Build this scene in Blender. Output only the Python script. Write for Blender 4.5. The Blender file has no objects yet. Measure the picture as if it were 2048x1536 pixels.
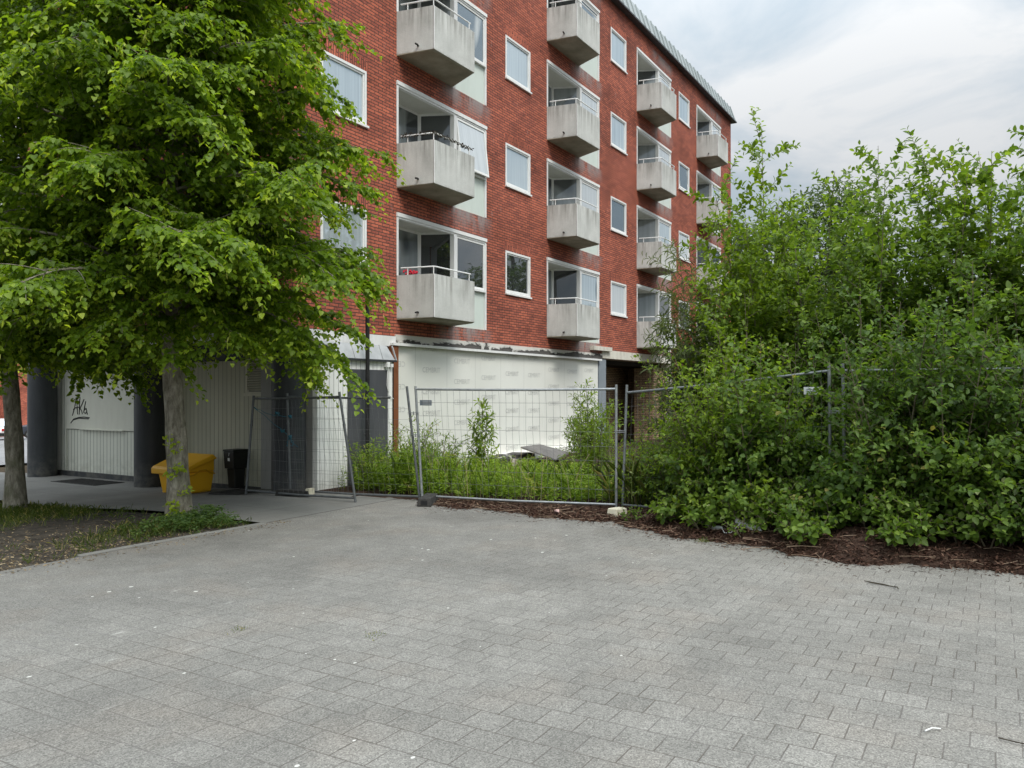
import bpy, math, random
import numpy as np
from mathutils import Vector, Matrix
random.seed(7)
rng = np.random.default_rng(11)
C = bpy.context.scene.collection
SC = bpy.context.scene
R = math.radians

# ------------------------------------------------------------------ camera
cam_d = bpy.data.cameras.new('camera'); cam = bpy.data.objects.new('camera', cam_d); C.objects.link(cam)
cam.location = (0, 0, 1.85)
cam.rotation_euler = (R(90), 0, R(30.63 - 90))
cam_d.sensor_width = 36; cam_d.lens = 1628 / 2048 * 36
cam_d.shift_y = 13 / 2048
cam_d.clip_end = 2000; cam_d.clip_start = 0.05
SC.camera = cam

# ------------------------------------------------------------------ sky, sun, exposure
SUN_ELEV, SUN_AZ = 52, -118          # azimuth of the direction TOWARDS the sun, in the XY plane
SC.view_settings.view_transform = 'Standard'; SC.view_settings.look = 'None'
SC.view_settings.exposure = 0.60; SC.view_settings.gamma = 1
w = bpy.data.worlds.new('World'); SC.world = w; w.use_nodes = True
nt = w.node_tree; nt.nodes.clear()
def N(t, **k):
    n = nt.nodes.new(t)
    for a, b in k.items(): setattr(n, a, b)
    return n
out = N('ShaderNodeOutputWorld'); bg = N('ShaderNodeBackground'); bg.inputs['Strength'].default_value = 0.1
sky = N('ShaderNodeTexSky', sky_type='NISHITA'); sky.sun_disc = False
sky.sun_elevation = R(SUN_ELEV); sky.sun_rotation = R(90 - SUN_AZ)
tc = N('ShaderNodeTexCoord'); sep = N('ShaderNodeSeparateXYZ'); nt.links.new(tc.outputs['Generated'], sep.inputs[0])
zc = N('ShaderNodeMath', operation='MAXIMUM'); zc.inputs[1].default_value = 0.0; nt.links.new(sep.outputs['Z'], zc.inputs[0])
za = N('ShaderNodeMath', operation='ADD'); za.inputs[1].default_value = 0.22; nt.links.new(zc.outputs[0], za.inputs[0])
vd = N('ShaderNodeVectorMath', operation='DIVIDE'); cz = N('ShaderNodeCombineXYZ')
for i in range(3): nt.links.new(za.outputs[0], cz.inputs[i])
nt.links.new(tc.outputs['Generated'], vd.inputs[0]); nt.links.new(cz.outputs[0], vd.inputs[1])
n1 = N('ShaderNodeTexNoise'); n1.inputs['Scale'].default_value = 2.1; n1.inputs['Detail'].default_value = 8; n1.inputs['Roughness'].default_value = .56; n1.inputs['Distortion'].default_value = .5
nt.links.new(vd.outputs[0], n1.inputs['Vector'])
rp = N('ShaderNodeValToRGB'); nt.links.new(n1.outputs['Fac'], rp.inputs['Fac'])
rp.color_ramp.elements[0].position = .40; rp.color_ramp.elements[0].color = (4.1, 4.75, 5.3, 1)
rp.color_ramp.elements[1].position = .61; rp.color_ramp.elements[1].color = (6.2, 6.34, 6.45, 1)
e = rp.color_ramp.elements.new(.5); e.color = (5.1, 5.5, 5.85, 1)
# an overcast sky is about twice as bright overhead as at the horizon
zg = N('ShaderNodeMath', operation='MULTIPLY_ADD'); zg.inputs[1].default_value = 3.4; zg.inputs[2].default_value = .63
zp = N('ShaderNodeMath', operation='POWER'); zp.inputs[1].default_value = 2.2; nt.links.new(zc.outputs[0], zp.inputs[0]); nt.links.new(zp.outputs[0], zg.inputs[0])
cm = N('ShaderNodeVectorMath', operation='SCALE'); nt.links.new(rp.outputs['Color'], cm.inputs[0]); nt.links.new(zg.outputs[0], cm.inputs['Scale'])
mx = N('ShaderNodeMix', data_type='RGBA'); mx.inputs['Factor'].default_value = .97
nt.links.new(sky.outputs[0], mx.inputs['A']); nt.links.new(cm.outputs[0], mx.inputs['B'])
nt.links.new(mx.outputs['Result'], bg.inputs['Color']); nt.links.new(bg.outputs[0], out.inputs['Surface'])
sun_d = bpy.data.lights.new('sun', 'SUN'); sun_d.energy = 1.5; sun_d.angle = R(22); sun_d.color = (1, .95, .87)
sun = bpy.data.objects.new('sun', sun_d); C.objects.link(sun); sun.location = (-20, -40, 60)
sv = Vector((math.cos(R(SUN_AZ)) * math.cos(R(SUN_ELEV)), math.sin(R(SUN_AZ)) * math.cos(R(SUN_ELEV)), math.sin(R(SUN_ELEV))))
sun.rotation_euler = (-sv).to_track_quat('-Z', 'Y').to_euler()

# ------------------------------------------------------------------ helpers
ORG = {}
def tag(o, label=None, cat=None, group=None, kind=None):
    if label: o['label'] = label
    if cat: o['category'] = cat
    if group: o['group'] = group
    if kind: o['kind'] = kind
    return o
def empty(name, loc, label=None, cat=None, group=None):
    o = bpy.data.objects.new(name, None); C.objects.link(o); o.location = loc; ORG[o] = Vector(loc)
    o.empty_display_size = .2
    return tag(o, label, cat, group)
class MB:
    def __init__(s): s.v = []; s.f = []; s.m = []; s.sm = []
    def add(s, vs, fs, mi=0, smooth=False):
        b = len(s.v); s.v += [tuple(p) for p in vs]
        for f in fs: s.f.append([b + i for i in f]); s.m.append(mi); s.sm.append(smooth)
        return s
    def box(s, x0, x1, y0, y1, z0, z1, mi=0):
        return s.add([(x0,y0,z0),(x1,y0,z0),(x1,y1,z0),(x0,y1,z0),(x0,y0,z1),(x1,y0,z1),(x1,y1,z1),(x0,y1,z1)],
              [(0,3,2,1),(4,5,6,7),(0,1,5,4),(1,2,6,5),(2,3,7,6),(3,0,4,7)], mi)
    def quad(s, a, b, c, d, mi=0): return s.add([a,b,c,d], [(0,1,2,3)], mi)
    def hexa(s, bot, top, mi=0):
        n = len(bot)
        return s.add(list(bot)+list(top), [tuple(range(n))[::-1], tuple(range(n,2*n))]+[(i,(i+1)%n,n+(i+1)%n,n+i) for i in range(n)], mi)
    def beam(s, a, b, wdt, hgt, up=(0,0,1), mi=0):
        a = Vector(a); b = Vector(b); d = (b-a).normalized(); u = Vector(up); r = d.cross(u).normalized(); u = r.cross(d)
        o = [r*wdt/2*i + u*hgt/2*j for i, j in ((-1,-1),(1,-1),(1,1),(-1,1))]
        return s.hexa([a+q for q in o], [b+q for q in o], mi)
    def tube(s, pts, rad, n=8, mi=0, cap=True, smooth=True):
        pts = [Vector(p) for p in pts]
        if not hasattr(rad, '__len__'): rad = [rad]*len(pts)
        vs = []; prev = None
        for i, p in enumerate(pts):
            d = (pts[min(i+1,len(pts)-1)] - pts[max(i-1,0)]).normalized()
            if prev is None:
                r = d.cross(Vector((0,0,1)));
                if r.length < .05: r = d.cross(Vector((1,0,0)))
            else: r = prev - d*prev.dot(d)
            r.normalize(); prev = r; u = d.cross(r)
            for k in range(n):
                a = 2*math.pi*k/n; vs.append(p + (r*math.cos(a)+u*math.sin(a))*rad[i])
        fs = [(i*n+k, i*n+(k+1)%n, (i+1)*n+(k+1)%n, (i+1)*n+k) for i in range(len(pts)-1) for k in range(n)]
        s.add(vs, fs, mi, smooth)
        if cap: s.add(vs[:n], [tuple(range(n))[::-1]], mi); s.add(vs[-n:], [tuple(range(n))], mi)
        return s
    def cyl(s, x, y, z0, z1, r, n=32, mi=0): return s.tube([(x,y,z0),(x,y,z1)], r, n, mi)
    def build(s, name, mats, parent=None, mesh_only=False):
        o0 = ORG.get(parent, Vector((0,0,0)))
        me = bpy.data.meshes.new(name)
        me.from_pydata([(a-o0.x,b-o0.y,c-o0.z) for a,b,c in s.v], [], s.f)
        for m in (mats if isinstance(mats, (list,tuple)) else [mats]): me.materials.append(m)
        me.polygons.foreach_set('material_index', s.m); me.polygons.foreach_set('use_smooth', s.sm); me.update()
        if mesh_only: return me
        o = bpy.data.objects.new(name, me); C.objects.link(o)
        if parent: o.parent = parent; ORG[o] = o0
        return o
def link(name, me, parent, offset=(0,0,0)):      # another object sharing a mesh, as a part
    o = bpy.data.objects.new(name, me); C.objects.link(o); o.parent = parent; o.location = offset; return o
def bevel(o, wd=.01, seg=2):
    m = o.modifiers.new('bevel', 'BEVEL'); m.width = wd; m.segments = seg; m.limit_method = 'ANGLE'; return o
def ss(a, b, x): t = np.clip((x-a)/(b-a), 0, 1); return t*t*(3-2*t)
def gz(x, y): return -.15*ss(10.5, 14.5, y) - .035*np.clip(y-19, 0, 90)

# ------------------------------------------------------------------ materials
class Mat:
    def __init__(s, name, col=(.5,.5,.5), rough=.8, spec=.3, metal=0):
        s.m = bpy.data.materials.new(name); s.m.use_nodes = True; s.t = s.m.node_tree
        s.b = s.t.nodes['Principled BSDF']
        s.b.inputs['Base Color'].default_value = (*col, 1); s.b.inputs['Roughness'].default_value = rough
        s.b.inputs['Specular IOR Level'].default_value = spec; s.b.inputs['Metallic'].default_value = metal
    def n(s, t, **k):
        n = s.t.nodes.new(t)
        for a, b in k.items(): setattr(n, a, b)
        return n
    def l(s, a, b): s.t.links.new(a, b)
    def pos(s): return s.n('ShaderNodeNewGeometry').outputs['Position']
    def scale(s, v, sc):
        n = s.n('ShaderNodeMapping'); n.inputs['Scale'].default_value = sc; s.l(v, n.inputs['Vector']); return n.outputs[0]
    def noise(s, v, sc, det=4, rough=.55, dist=0):
        n = s.n('ShaderNodeTexNoise'); n.inputs['Scale'].default_value = sc; n.inputs['Detail'].default_value = det
        n.inputs['Roughness'].default_value = rough; n.inputs['Distortion'].default_value = dist; s.l(v, n.inputs['Vector']); return n.outputs['Fac']
    def ramp(s, f, stops):
        n = s.n('ShaderNodeValToRGB'); s.l(f, n.inputs['Fac']); el = n.color_ramp.elements
        while len(el) < len(stops): el.new(.5)
        for e, (p, c) in zip(el, stops): e.position = p; e.color = (*c, 1) if hasattr(c, '__len__') else (c, c, c, 1)
        return n.outputs['Color']
    def mix(s, f, a, b, mode='MIX'):
        n = s.n('ShaderNodeMix', data_type='RGBA', blend_type=mode)
        for k, v in (('Factor', f), ('A', a), ('B', b)):
            if isinstance(v, (int, float)): n.inputs[k].default_value = v if k == 'Factor' else (v, v, v, 1)
            elif isinstance(v, tuple): n.inputs[k].default_value = (*v, 1)
            else: s.l(v, n.inputs[k])
        return n.outputs['Result']
    def math(s, op, a, b=0, c=None):
        n = s.n('ShaderNodeMath', operation=op)
        for i, v in enumerate((a, b, c)):
            if v is None: continue
            if isinstance(v, (int, float)): n.inputs[i].default_value = v
            else: s.l(v, n.inputs[i])
        return n.outputs[0]
    def color(s, c): s.l(c, s.b.inputs['Base Color']); return s
    def rough(s, c): s.l(c, s.b.inputs['Roughness']); return s
    def bump(s, h, st=.3, dist=.02):
        n = s.n('ShaderNodeBump'); n.inputs['Strength'].default_value = st; n.inputs['Distance'].default_value = dist
        s.l(h, n.inputs['Height']); s.l(n.outputs[0], s.b.inputs['Normal']); return s
    def sep(s, v):
        n = s.n('ShaderNodeSeparateXYZ'); s.l(v, n.inputs[0]); return n.outputs
    def comb(s, x, y, z=0):
        n = s.n('ShaderNodeCombineXYZ')
        for i, v in enumerate((x, y, z)):
            if isinstance(v, (int, float)): n.inputs[i].default_value = v
            else: s.l(v, n.inputs[i])
        return n.outputs[0]

def mottled(name, a, b, sc=3, rough=.8, spec=.3, metal=0, bump=0, det=5):
    m = Mat(name, a, rough, spec, metal); f = m.noise(m.pos(), sc, det); m.color(m.ramp(f, [(.3, a), (.7, b)]))
    if bump: m.bump(m.noise(m.pos(), sc*12, 3), bump)
    return m.m

def brick_mat(name, soldier=False, tone=1.0, stains=True, cols=((.485,.140,.084),(.275,.080,.056))):
    m = Mat(name, rough=.85, spec=.2)
    g = m.n('ShaderNodeNewGeometry'); p = m.sep(g.outputs['Position']); nn = m.sep(g.outputs['True Normal'])
    isx = m.math('GREATER_THAN', m.math('ABSOLUTE', nn[0]), .5)
    u = m.math('ADD', m.math('MULTIPLY', p[1], isx), m.math('MULTIPLY', p[0], m.math('SUBTRACT', 1, isx)))
    v = m.comb(p[2], u) if soldier else m.comb(u, p[2])
    b = m.n('ShaderNodeTexBrick'); m.l(v, b.inputs['Vector']); b.offset = .5; b.inputs['Scale'].default_value = 1
    b.inputs['Brick Width'].default_value = .24; b.inputs['Row Height'].default_value = .0667
    b.inputs['Mortar Size'].default_value = .009; b.inputs['Mortar Smooth'].default_value = .15; b.inputs['Bias'].default_value = -.1
    b.inputs['Color1'].default_value = (*[q*tone for q in cols[0]], 1); b.inputs['Color2'].default_value = (*[q*tone for q in cols[1]], 1)
    b.inputs['Mortar'].default_value = (.066, .045, .038, 1)
    big = m.noise(m.scale(g.outputs['Position'], (1, 1, 1.7)), .55, 4, .6)
    c = m.mix(1, b.outputs['Color'], m.ramp(big, [(.3, .70), (.5, 1.0), (.72, 1.25)]), 'MULTIPLY')
    fine = m.noise(g.outputs['Position'], 22, 4, .65)
    c = m.mix(1, c, m.ramp(fine, [(.25, .70), (.5, 1.0), (.78, 1.22)]), 'MULTIPLY')
    # sparse burnt bricks and sparse pale salts, each following whole bricks or drips
    c = m.mix(m.ramp(m.noise(m.scale(v, (4.2, 15, 1)), 1, 1), [(.64, 0), (.70, .6)]), c, (.10, .035, .03))
    if stains:
        uu = m.math('FLOORED_MODULO', m.math('SUBTRACT', p[0], 13.67), 6.77)
        vv = m.math('FLOORED_MODULO', m.math('SUBTRACT', p[2], 3.36), 2.81)
        mu = m.math('MULTIPLY', m.smooth(uu, 1.2, 2.1), m.smooth(uu, 3.95, 3.3))
        mv = m.smooth(vv, 2.15, 2.80)
        st = m.math('MULTIPLY', m.math('MULTIPLY', mu, mv), m.math('SUBTRACT', 1, isx))
        dn = m.noise(m.scale(g.outputs['Position'], (2.2, 2.2, .9)), 1.6, 5, .7)
        c = m.mix(m.math('MULTIPLY', st, m.ramp(dn, [(.33, 0), (.56, 1)])), c, (.29, .245, .235))
        salt = m.ramp(m.noise(m.scale(g.outputs['Position'], (3, 3, .8)), 3.0, 4, .7), [(.66, 0), (.72, .35)])
        c = m.mix(salt, c, (.42, .33, .29))
        # grime under the eaves and above the slab where rain runs
        gr = m.math('MULTIPLY', m.smooth(p[2], 12.4, 14.9), m.ramp(m.noise(g.outputs['Position'], .8, 4), [(.35, .12), (.65, .5)]))
        c = m.mix(gr, c, (.09, .042, .036))
    m.color(c); m.bump(m.math('SUBTRACT', m.math('MULTIPLY', fine, .35), b.outputs['Fac']), .5, .012)
    return m.m
def _smooth(s, x, a, b):
    n = s.n('ShaderNodeMapRange', interpolation_type='SMOOTHSTEP'); s.l(x, n.inputs['Value'])
    n.inputs['From Min'].default_value = a; n.inputs['From Max'].default_value = b
    if a > b: n.inputs['From Min'].default_value = b; n.inputs['From Max'].default_value = a; n.inputs['To Min'].default_value = 1; n.inputs['To Max'].default_value = 0
    return n.outputs['Result']
Mat.smooth = _smooth

def concrete_mat(name, a=(.47,.48,.455), b=(.63,.64,.61), streak=True):
    m = Mat(name, rough=.85, spec=.25); p = m.pos()
    c = m.ramp(m.noise(p, 1.6, 5, .6), [(.3, a), (.7, b)])
    if streak:
        st = m.noise(m.scale(p, (1, 1, .07)), 9, 4, .65)
        z = m.sep(p)[2]; vv = m.math('FLOORED_MODULO', m.math('SUBTRACT', z, 3.36), 2.81)
        top = m.smooth(vv, .25, .93)
        k = m.math('MULTIPLY', m.ramp(st, [(.42, 0), (.68, 1)]), m.math('MULTIPLY_ADD', top, .56, .08))
        c = m.mix(k, c, (.115, .105, .085))
        ed = m.math('MULTIPLY', m.smooth(vv, .10, .0), m.ramp(m.noise(p, 6, 4), [(.4, 0), (.7, .6)]))
        c = m.mix(ed, c, (.09, .08, .06))
    c = m.mix(1, c, m.ramp(m.noise(p, 60, 3, .7), [(.3, .88), (.7, 1.08)]), 'MULTIPLY')
    m.color(c); m.bump(m.noise(p, 90, 3), .12, .01); return m.m

def paint_mat(name, col, dirt=(.25,.24,.2), amount=.35, rough=.5, sc=2, vert=True):
    m = Mat(name, col, rough, .4); p = m.pos()
    v = m.scale(p, (1, 1, .25)) if vert else p
    f = m.ramp(m.noise(v, sc*3, 6, .7), [(.45, 0), (.8, amount)])
    m.color(m.mix(f, col, dirt)); m.bump(m.noise(p, 40, 3), .05, .01); return m.m

def glass_mat(name, curtain=(.42,.45,.46), dark=(.05,.055,.06), cover=.5, ior=2.3, tint=(.93,.97,1)):
    m = Mat(name, curtain, .7, .2); p = m.pos(); s = m.sep(p)
    u = m.math('ADD', s[0], s[1])
    fold = m.noise(m.comb(m.math('MULTIPLY', u, 14), 0, m.math('MULTIPLY', s[2], .25)), 1, 2)
    c = m.ramp(fold, [(.25, tuple(x*.72 for x in curtain)), (.7, curtain)])
    side = m.noise(m.comb(m.math('MULTIPLY', u, 1.0), 0, m.math('MULTIPLY', s[2], .5)), 1.1, 1)
    c = m.mix(m.ramp(side, [(1-cover-.03, 0), (1-cover+.03, 1)]), dark, c)
    m.color(c)
    gl = m.n('ShaderNodeBsdfGlossy'); gl.inputs['Roughness'].default_value = .015; gl.inputs['Color'].default_value = (*tint, 1)
    # old panes are not perfectly flat
    bp = m.n('ShaderNodeBump'); bp.inputs['Strength'].default_value = .04; bp.inputs['Distance'].default_value = .05
    m.l(m.noise(p, 1.3, 1), bp.inputs['Height']); m.l(bp.outputs[0], gl.inputs['Normal'])
    fr = m.n('ShaderNodeFresnel'); fr.inputs['IOR'].default_value = ior
    ms = m.n('ShaderNodeMixShader'); m.l(fr.outputs[0], ms.inputs[0]); m.l(m.b.outputs[0], ms.inputs[1]); m.l(gl.outputs[0], ms.inputs[2])
    m.l(ms.outputs[0], m.t.nodes['Material Output'].inputs['Surface']); return m.m

def planks_mat(name, col, step, axis, gap=.06, dirt=.3, groove=.35):
    m = Mat(name, col, .55, .35); p = m.pos(); s = m.sep(p)
    fr = m.math('FRACT', m.math('DIVIDE', s[axis], step))
    g = m.math('LESS_THAN', fr, gap)
    idn = m.n('ShaderNodeTexWhiteNoise', noise_dimensions='1D'); m.l(m.math('FLOOR', m.math('DIVIDE', s[axis], step)), idn.inputs['W'])
    c = m.mix(1, col, m.ramp(idn.outputs['Value'], [(0, .93), (1, 1.03)]), 'MULTIPLY')
    d = m.ramp(m.noise(m.scale(p, (1, 1, .3)), 5, 6, .7), [(.45, 0), (.85, dirt)])
    c = m.mix(d, c, (.22, .21, .16))
    lo = m.math('MULTIPLY', m.smooth(s[2], .55, .0), m.ramp(m.noise(p, 7, 5, .7), [(.4, 0), (.7, .35)]))
    c = m.mix(lo, c, (.2, .19, .12))
    c = m.mix(g, c, tuple(x*groove for x in col)); m.color(c)
    m.bump(m.math('SUBTRACT', 1, g), .8, .01); return m.m

M = {}
M['brick'] = brick_mat('red_brick'); M['soldier'] = brick_mat('red_brick_on_end', True, 1.05, False)
M['brown_brick'] = brick_mat('brown_brick', False, 1, False, ((.46,.33,.20),(.28,.20,.13)))
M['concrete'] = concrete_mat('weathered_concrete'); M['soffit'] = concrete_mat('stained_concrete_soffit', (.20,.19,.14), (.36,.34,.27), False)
M['white'] = paint_mat('white_window_paint', (.78,.79,.78), (.4,.39,.34), .3)
M['mint'] = paint_mat('pale_mint_panel', (.60,.67,.62), (.4,.45,.40), .35, .55, 1.2)
M['ceil'] = paint_mat('loggia_ceiling_paint', (.62,.62,.56), (.4,.4,.33), .3)
M['fascia'] = paint_mat('white_slab_paint', (.74,.75,.74), (.35,.34,.3), .45)
M['glass'] = glass_mat('window_glass_with_net_curtain', (.46,.52,.55), (.12,.14,.15), .72, 3.0, (.72,.88,1))
M['glass_b'] = glass_mat('window_glass_with_white_blind', (.60,.62,.62), (.30,.33,.34), .8, 2.7, (.74,.89,1))
M['glass_c'] = glass_mat('window_glass_with_open_curtain', (.50,.50,.46), (.05,.06,.065), .42, 2.9, (.72,.88,1))
M['glass_dark'] = glass_mat('window_glass_dark_room', (.3,.33,.33), (.018,.02,.02), .2, 2.0)
M['glass_low'] = glass_mat('window_glass_low_floor', (.12,.13,.13), (.012,.014,.014), .25, 2.6)
M['glass_clear'] = glass_mat('loggia_glass', (.30,.33,.33), (.06,.067,.068), .5, 1.9)
m = Mat('anthracite_paint', rough=.48, spec=.4); p = m.pos(); lo = m.math('MULTIPLY', m.smooth(m.sep(p)[2], .55, -.1), m.ramp(m.noise(p, 6, 5, .7), [(.4, 0), (.65, .8)]))
c_ = m.mix(lo, m.ramp(m.noise(m.scale(p, (1,1,.2)), 5, 6, .7), [(.35, (.028,.031,.035)), (.6, (.042,.046,.050)), (.8, (.07,.073,.075))]), (.13,.125,.11)); m.color(c_); M['anthracite'] = m.m
M['dark_door'] = paint_mat('grey_door_paint', (.062,.066,.074), (.12,.12,.13), .6, .5, .8)
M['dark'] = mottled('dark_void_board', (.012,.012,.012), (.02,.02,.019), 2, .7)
M['zinc'] = None
m = Mat('seamed_zinc', rough=.42, spec=.5, metal=.35); p = m.pos(); s_ = m.sep(p)
wn = m.n('ShaderNodeTexWhiteNoise', noise_dimensions='1D'); m.l(m.math('FLOOR', m.math('DIVIDE', m.math('ADD', s_[0], s_[1]), .5)), wn.inputs['W'])
c_ = m.mix(wn.outputs['Value'], (.33,.37,.37), (.43,.47,.47))
m.color(m.mix(m.ramp(m.noise(m.scale(p, (1,1,.3)), 4, 5, .7), [(.4, 0), (.8, .5)]), c_, (.22,.25,.24))); M['zinc'] = m.m
M['galv'] = mottled('galvanised_steel', (.26,.28,.29), (.42,.44,.45), 14, .45, .5, .55)
M['galv_dark'] = mottled('dull_galvanised_steel', (.10,.11,.115), (.17,.18,.185), 12, .5, .5, .4)
M['wire'] = mottled('fence_wire', (.12,.125,.13), (.22,.225,.23), 6, .5, .5, .4)
M['rust'] = mottled('rust_brown_paint', (.16,.055,.022), (.23,.085,.035), 6, .75)
M['yellow'] = mottled('grit_bin_yellow_plastic', (.78,.41,.012), (.84,.45,.02), 2.5, .42, .45)
M['black_pl'] = mottled('black_plastic', (.012,.013,.012), (.022,.023,.021), 5, .5, .4)
M['rubber'] = mottled('recycled_rubber', (.028,.028,.028), (.06,.058,.055), 14, .9, .2, 0, .3)
M['cream'] = paint_mat('cream_concrete', (.66,.62,.48), (.3,.27,.2), .5, .8, 3)
M['bluegrey'] = mottled('blue_grey_paint', (.20,.235,.27), (.26,.29,.32), 2, .55)
M['plank_white'] = planks_mat('white_boarding', (.80,.81,.78), .125, 0, .08, .12, .22)
M['plank_end'] = planks_mat('ivory_boarding', (.68,.69,.60), .125, 1, .10, .10, .18)
M['plank_beige'] = planks_mat('beige_boarding', (.52,.51,.40), .125, 1, .08, .2, .35)
M['ivory'] = paint_mat('ivory_flat_board', (.66,.66,.57), (.4,.38,.3), .25)
M['rope'] = mottled('blue_rope', (.02,.11,.16), (.035,.18,.24), 30, .8)
M['scrap'] = mottled('grey_white_plastic', (.50,.53,.56), (.66,.68,.70), 8, .45, .4)
M['black'] = mottled('black_paint', (.012,.012,.013), (.02,.02,.021), 4, .4, .4)
M['tag_ink'] = mottled('black_marker', (.01,.01,.011), (.016,.016,.016), 4, .5)
M['letter'] = mottled('grey_print', (.46,.47,.45), (.57,.58,.56), 3, .7)
M['wood'] = mottled('grey_board', (.12,.115,.11), (.19,.18,.17), 5, .85)
m = Mat('cement_board', rough=.75, spec=.2); p = m.pos(); s_ = m.sep(p)
jx = m.math('LESS_THAN', m.math('FLOORED_MODULO', m.math('SUBTRACT', s_[0], 14.30), 1.2), .012)
c_ = m.ramp(m.noise(p, .8, 4), [(.3, (.69,.70,.65)), (.7, (.76,.77,.72))])
lo = m.math('MULTIPLY', m.smooth(s_[2], 1.1, .2), m.ramp(m.noise(p, 2.6, 5, .7), [(.4, 0), (.65, .8)]))
c_ = m.mix(lo, c_, (.76,.74,.70))
c_ = m.mix(m.ramp(m.noise(m.scale(p, (1,1,.3)), 3, 6, .75), [(.6, 0), (.85, .35)]), c_, (.42,.41,.36))
m.color(m.mix(m.math('MULTIPLY', jx, .5), c_, (.3,.3,.28))); M['board'] = m.m
m = Mat('peeling_band', rough=.9, spec=.15); p = m.pos()
f0 = m.noise(m.scale(p, (.8,.8,2.0)), 1.9, 7, .68, .5); f_ = m.math('ADD', f0, m.math('MULTIPLY_ADD', m.smooth(m.sep(p)[2], 3.03, 2.88), .22, -.12))
c_ = m.ramp(f_, [(.40, (.58,.57,.53)), (.475, (.44,.43,.40)), (.50, (.05,.048,.045)), (.62, (.09,.085,.08))])
m.color(c_); m.bump(f_, .6, .03); M['peel'] = m.m

# ---- ground materials
m = Mat('concrete_pavers', rough=.88, spec=.25); p = m.pos(); s_ = m.sep(p)
wob = m.n('ShaderNodeTexNoise'); wob.inputs['Scale'].default_value = 2.2; m.l(p, wob.inputs['Vector'])
wv = m.n('ShaderNodeVectorMath', operation='SCALE'); wv.inputs['Scale'].default_value = .018; m.l(wob.outputs['Color'], wv.inputs[0])
ws = m.sep(wv.outputs[0])
bv = m.comb(m.math('ADD', s_[1], ws[0]), m.math('ADD', s_[0], ws[1]))
b = m.n('ShaderNodeTexBrick'); m.l(bv, b.inputs['Vector']); b.offset = .5; b.inputs['Scale'].default_value = 1
b.inputs['Brick Width'].default_value = .233; b.inputs['Row Height'].default_value = .2205; b.inputs['Mortar Size'].default_value = .0046
b.inputs['Mortar Smooth'].default_value = .35; b.inputs['Bias'].default_value = 0
b.inputs['Color1'].default_value = (.214,.208,.190,1); b.inputs['Color2'].default_value = (.186,.181,.165,1); b.inputs['Mortar'].default_value = (.3,.3,.3,1)
large = m.noise(p, .38, 5, .6); med = m.noise(p, 2.3, 5, .65)
c_ = m.mix(1, b.outputs['Color'], m.ramp(large, [(.28, .72), (.5, 1.0), (.7, 1.15)]), 'MULTIPLY')
tree_shade = m.math('MULTIPLY', m.math('MULTIPLY', m.smooth(s_[1], 2.0, 8.5), m.smooth(m.math('ADD', s_[0], s_[1]), 20, 11)), m.ramp(m.noise(p, .7, 5, .65), [(.25, .35), (.65, 1)]))  # soft shade of the trees painted into the paver colour, toward the bed
c_ = m.mix(m.math('MULTIPLY', tree_shade, .45), c_, (.10,.10,.094))
c_ = m.mix(1, c_, m.ramp(med, [(.3, .88), (.5, 1.0), (.72, 1.1)]), 'MULTIPLY')
c_ = m.mix(m.ramp(m.noise(p, 1.1, 4), [(.5, 0), (.75, .5)]), c_, (.215,.19,.162))
agg = m.n('ShaderNodeTexVoronoi'); agg.inputs['Scale'].default_value = 135; m.l(p, agg.inputs['Vector'])
ag = m.sep(agg.outputs['Color'])[0]
c_ = m.mix(1, c_, m.ramp(ag, [(0, .60), (.45, .95), (.75, 1.1), (1, 1.42)]), 'MULTIPLY')
c_ = m.mix(1, c_, m.ramp(m.noise(p, 260, 2, .8), [(.3, .84), (.7, 1.16)]), 'MULTIPLY')
jn = m.ramp(m.noise(p, .9, 4, .6), [(.34, .5), (.6, 1)])           # joints partly filled with sand
near = m.math('MULTIPLY', m.math('SUBTRACT', 1, m.smooth(s_[1], 3.5, 8.0)), .30)
jn = m.math('ADD', m.math('MULTIPLY', jn, .60), m.math('MULTIPLY', near, 1.0))
c_ = m.mix(m.math('MULTIPLY', b.outputs['Fac'], jn), c_, m.mix(m.noise(p, 5, 3), (.055,.047,.038), (.10,.085,.066)))
# bird droppings and chewing gum, thickest beneath the trees
v1 = m.n('ShaderNodeTexVoronoi'); v1.inputs['Scale'].default_value = 5.5; m.l(m.scale(p, (1,1.35,1)), v1.inputs['Vector'])
vs = m.sep(v1.outputs['Color'])
spot = m.math('LESS_THAN', m.math('ADD', v1.outputs['Distance'], m.math('MULTIPLY', m.noise(p, 40, 2), .09)), m.math('MULTIPLY', vs[1], .17))
rare = m.math('LESS_THAN', vs[0], m.math('MULTIPLY_ADD', m.smooth(s_[1], 1.2, 4.5), .30, .03))
c_ = m.mix(m.math('MULTIPLY', m.math('MULTIPLY', spot, rare), .75), c_, (.62,.62,.58))
v2 = m.n('ShaderNodeTexVoronoi'); v2.inputs['Scale'].default_value = 2.1; m.l(m.scale(p, (1,3.2,1)), v2.inputs['Vector'])
vt = m.sep(v2.outputs['Color'])
sm = m.math('MULTIPLY', m.smooth(m.math('ADD', v2.outputs['Distance'], m.math('MULTIPLY', m.noise(p, 14, 4), .3)), .34, .08), m.math('LESS_THAN', vt[0], m.math('MULTIPLY_ADD', m.smooth(s_[1], 3.5, 7.5), .4, .0)))
c_ = m.mix(m.math('MULTIPLY', sm, .45), c_, (.46,.46,.43))
m.color(c_); m.bump(m.math('SUBTRACT', m.math('MULTIPLY', ag, .25), m.math('MULTIPLY', b.outputs['Fac'], m.math('MULTIPLY', jn, 1.2))), .55, .008)
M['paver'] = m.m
m = Mat('path_concrete', rough=.85, spec=.3); p = m.pos(); s_ = m.sep(p)
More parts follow.
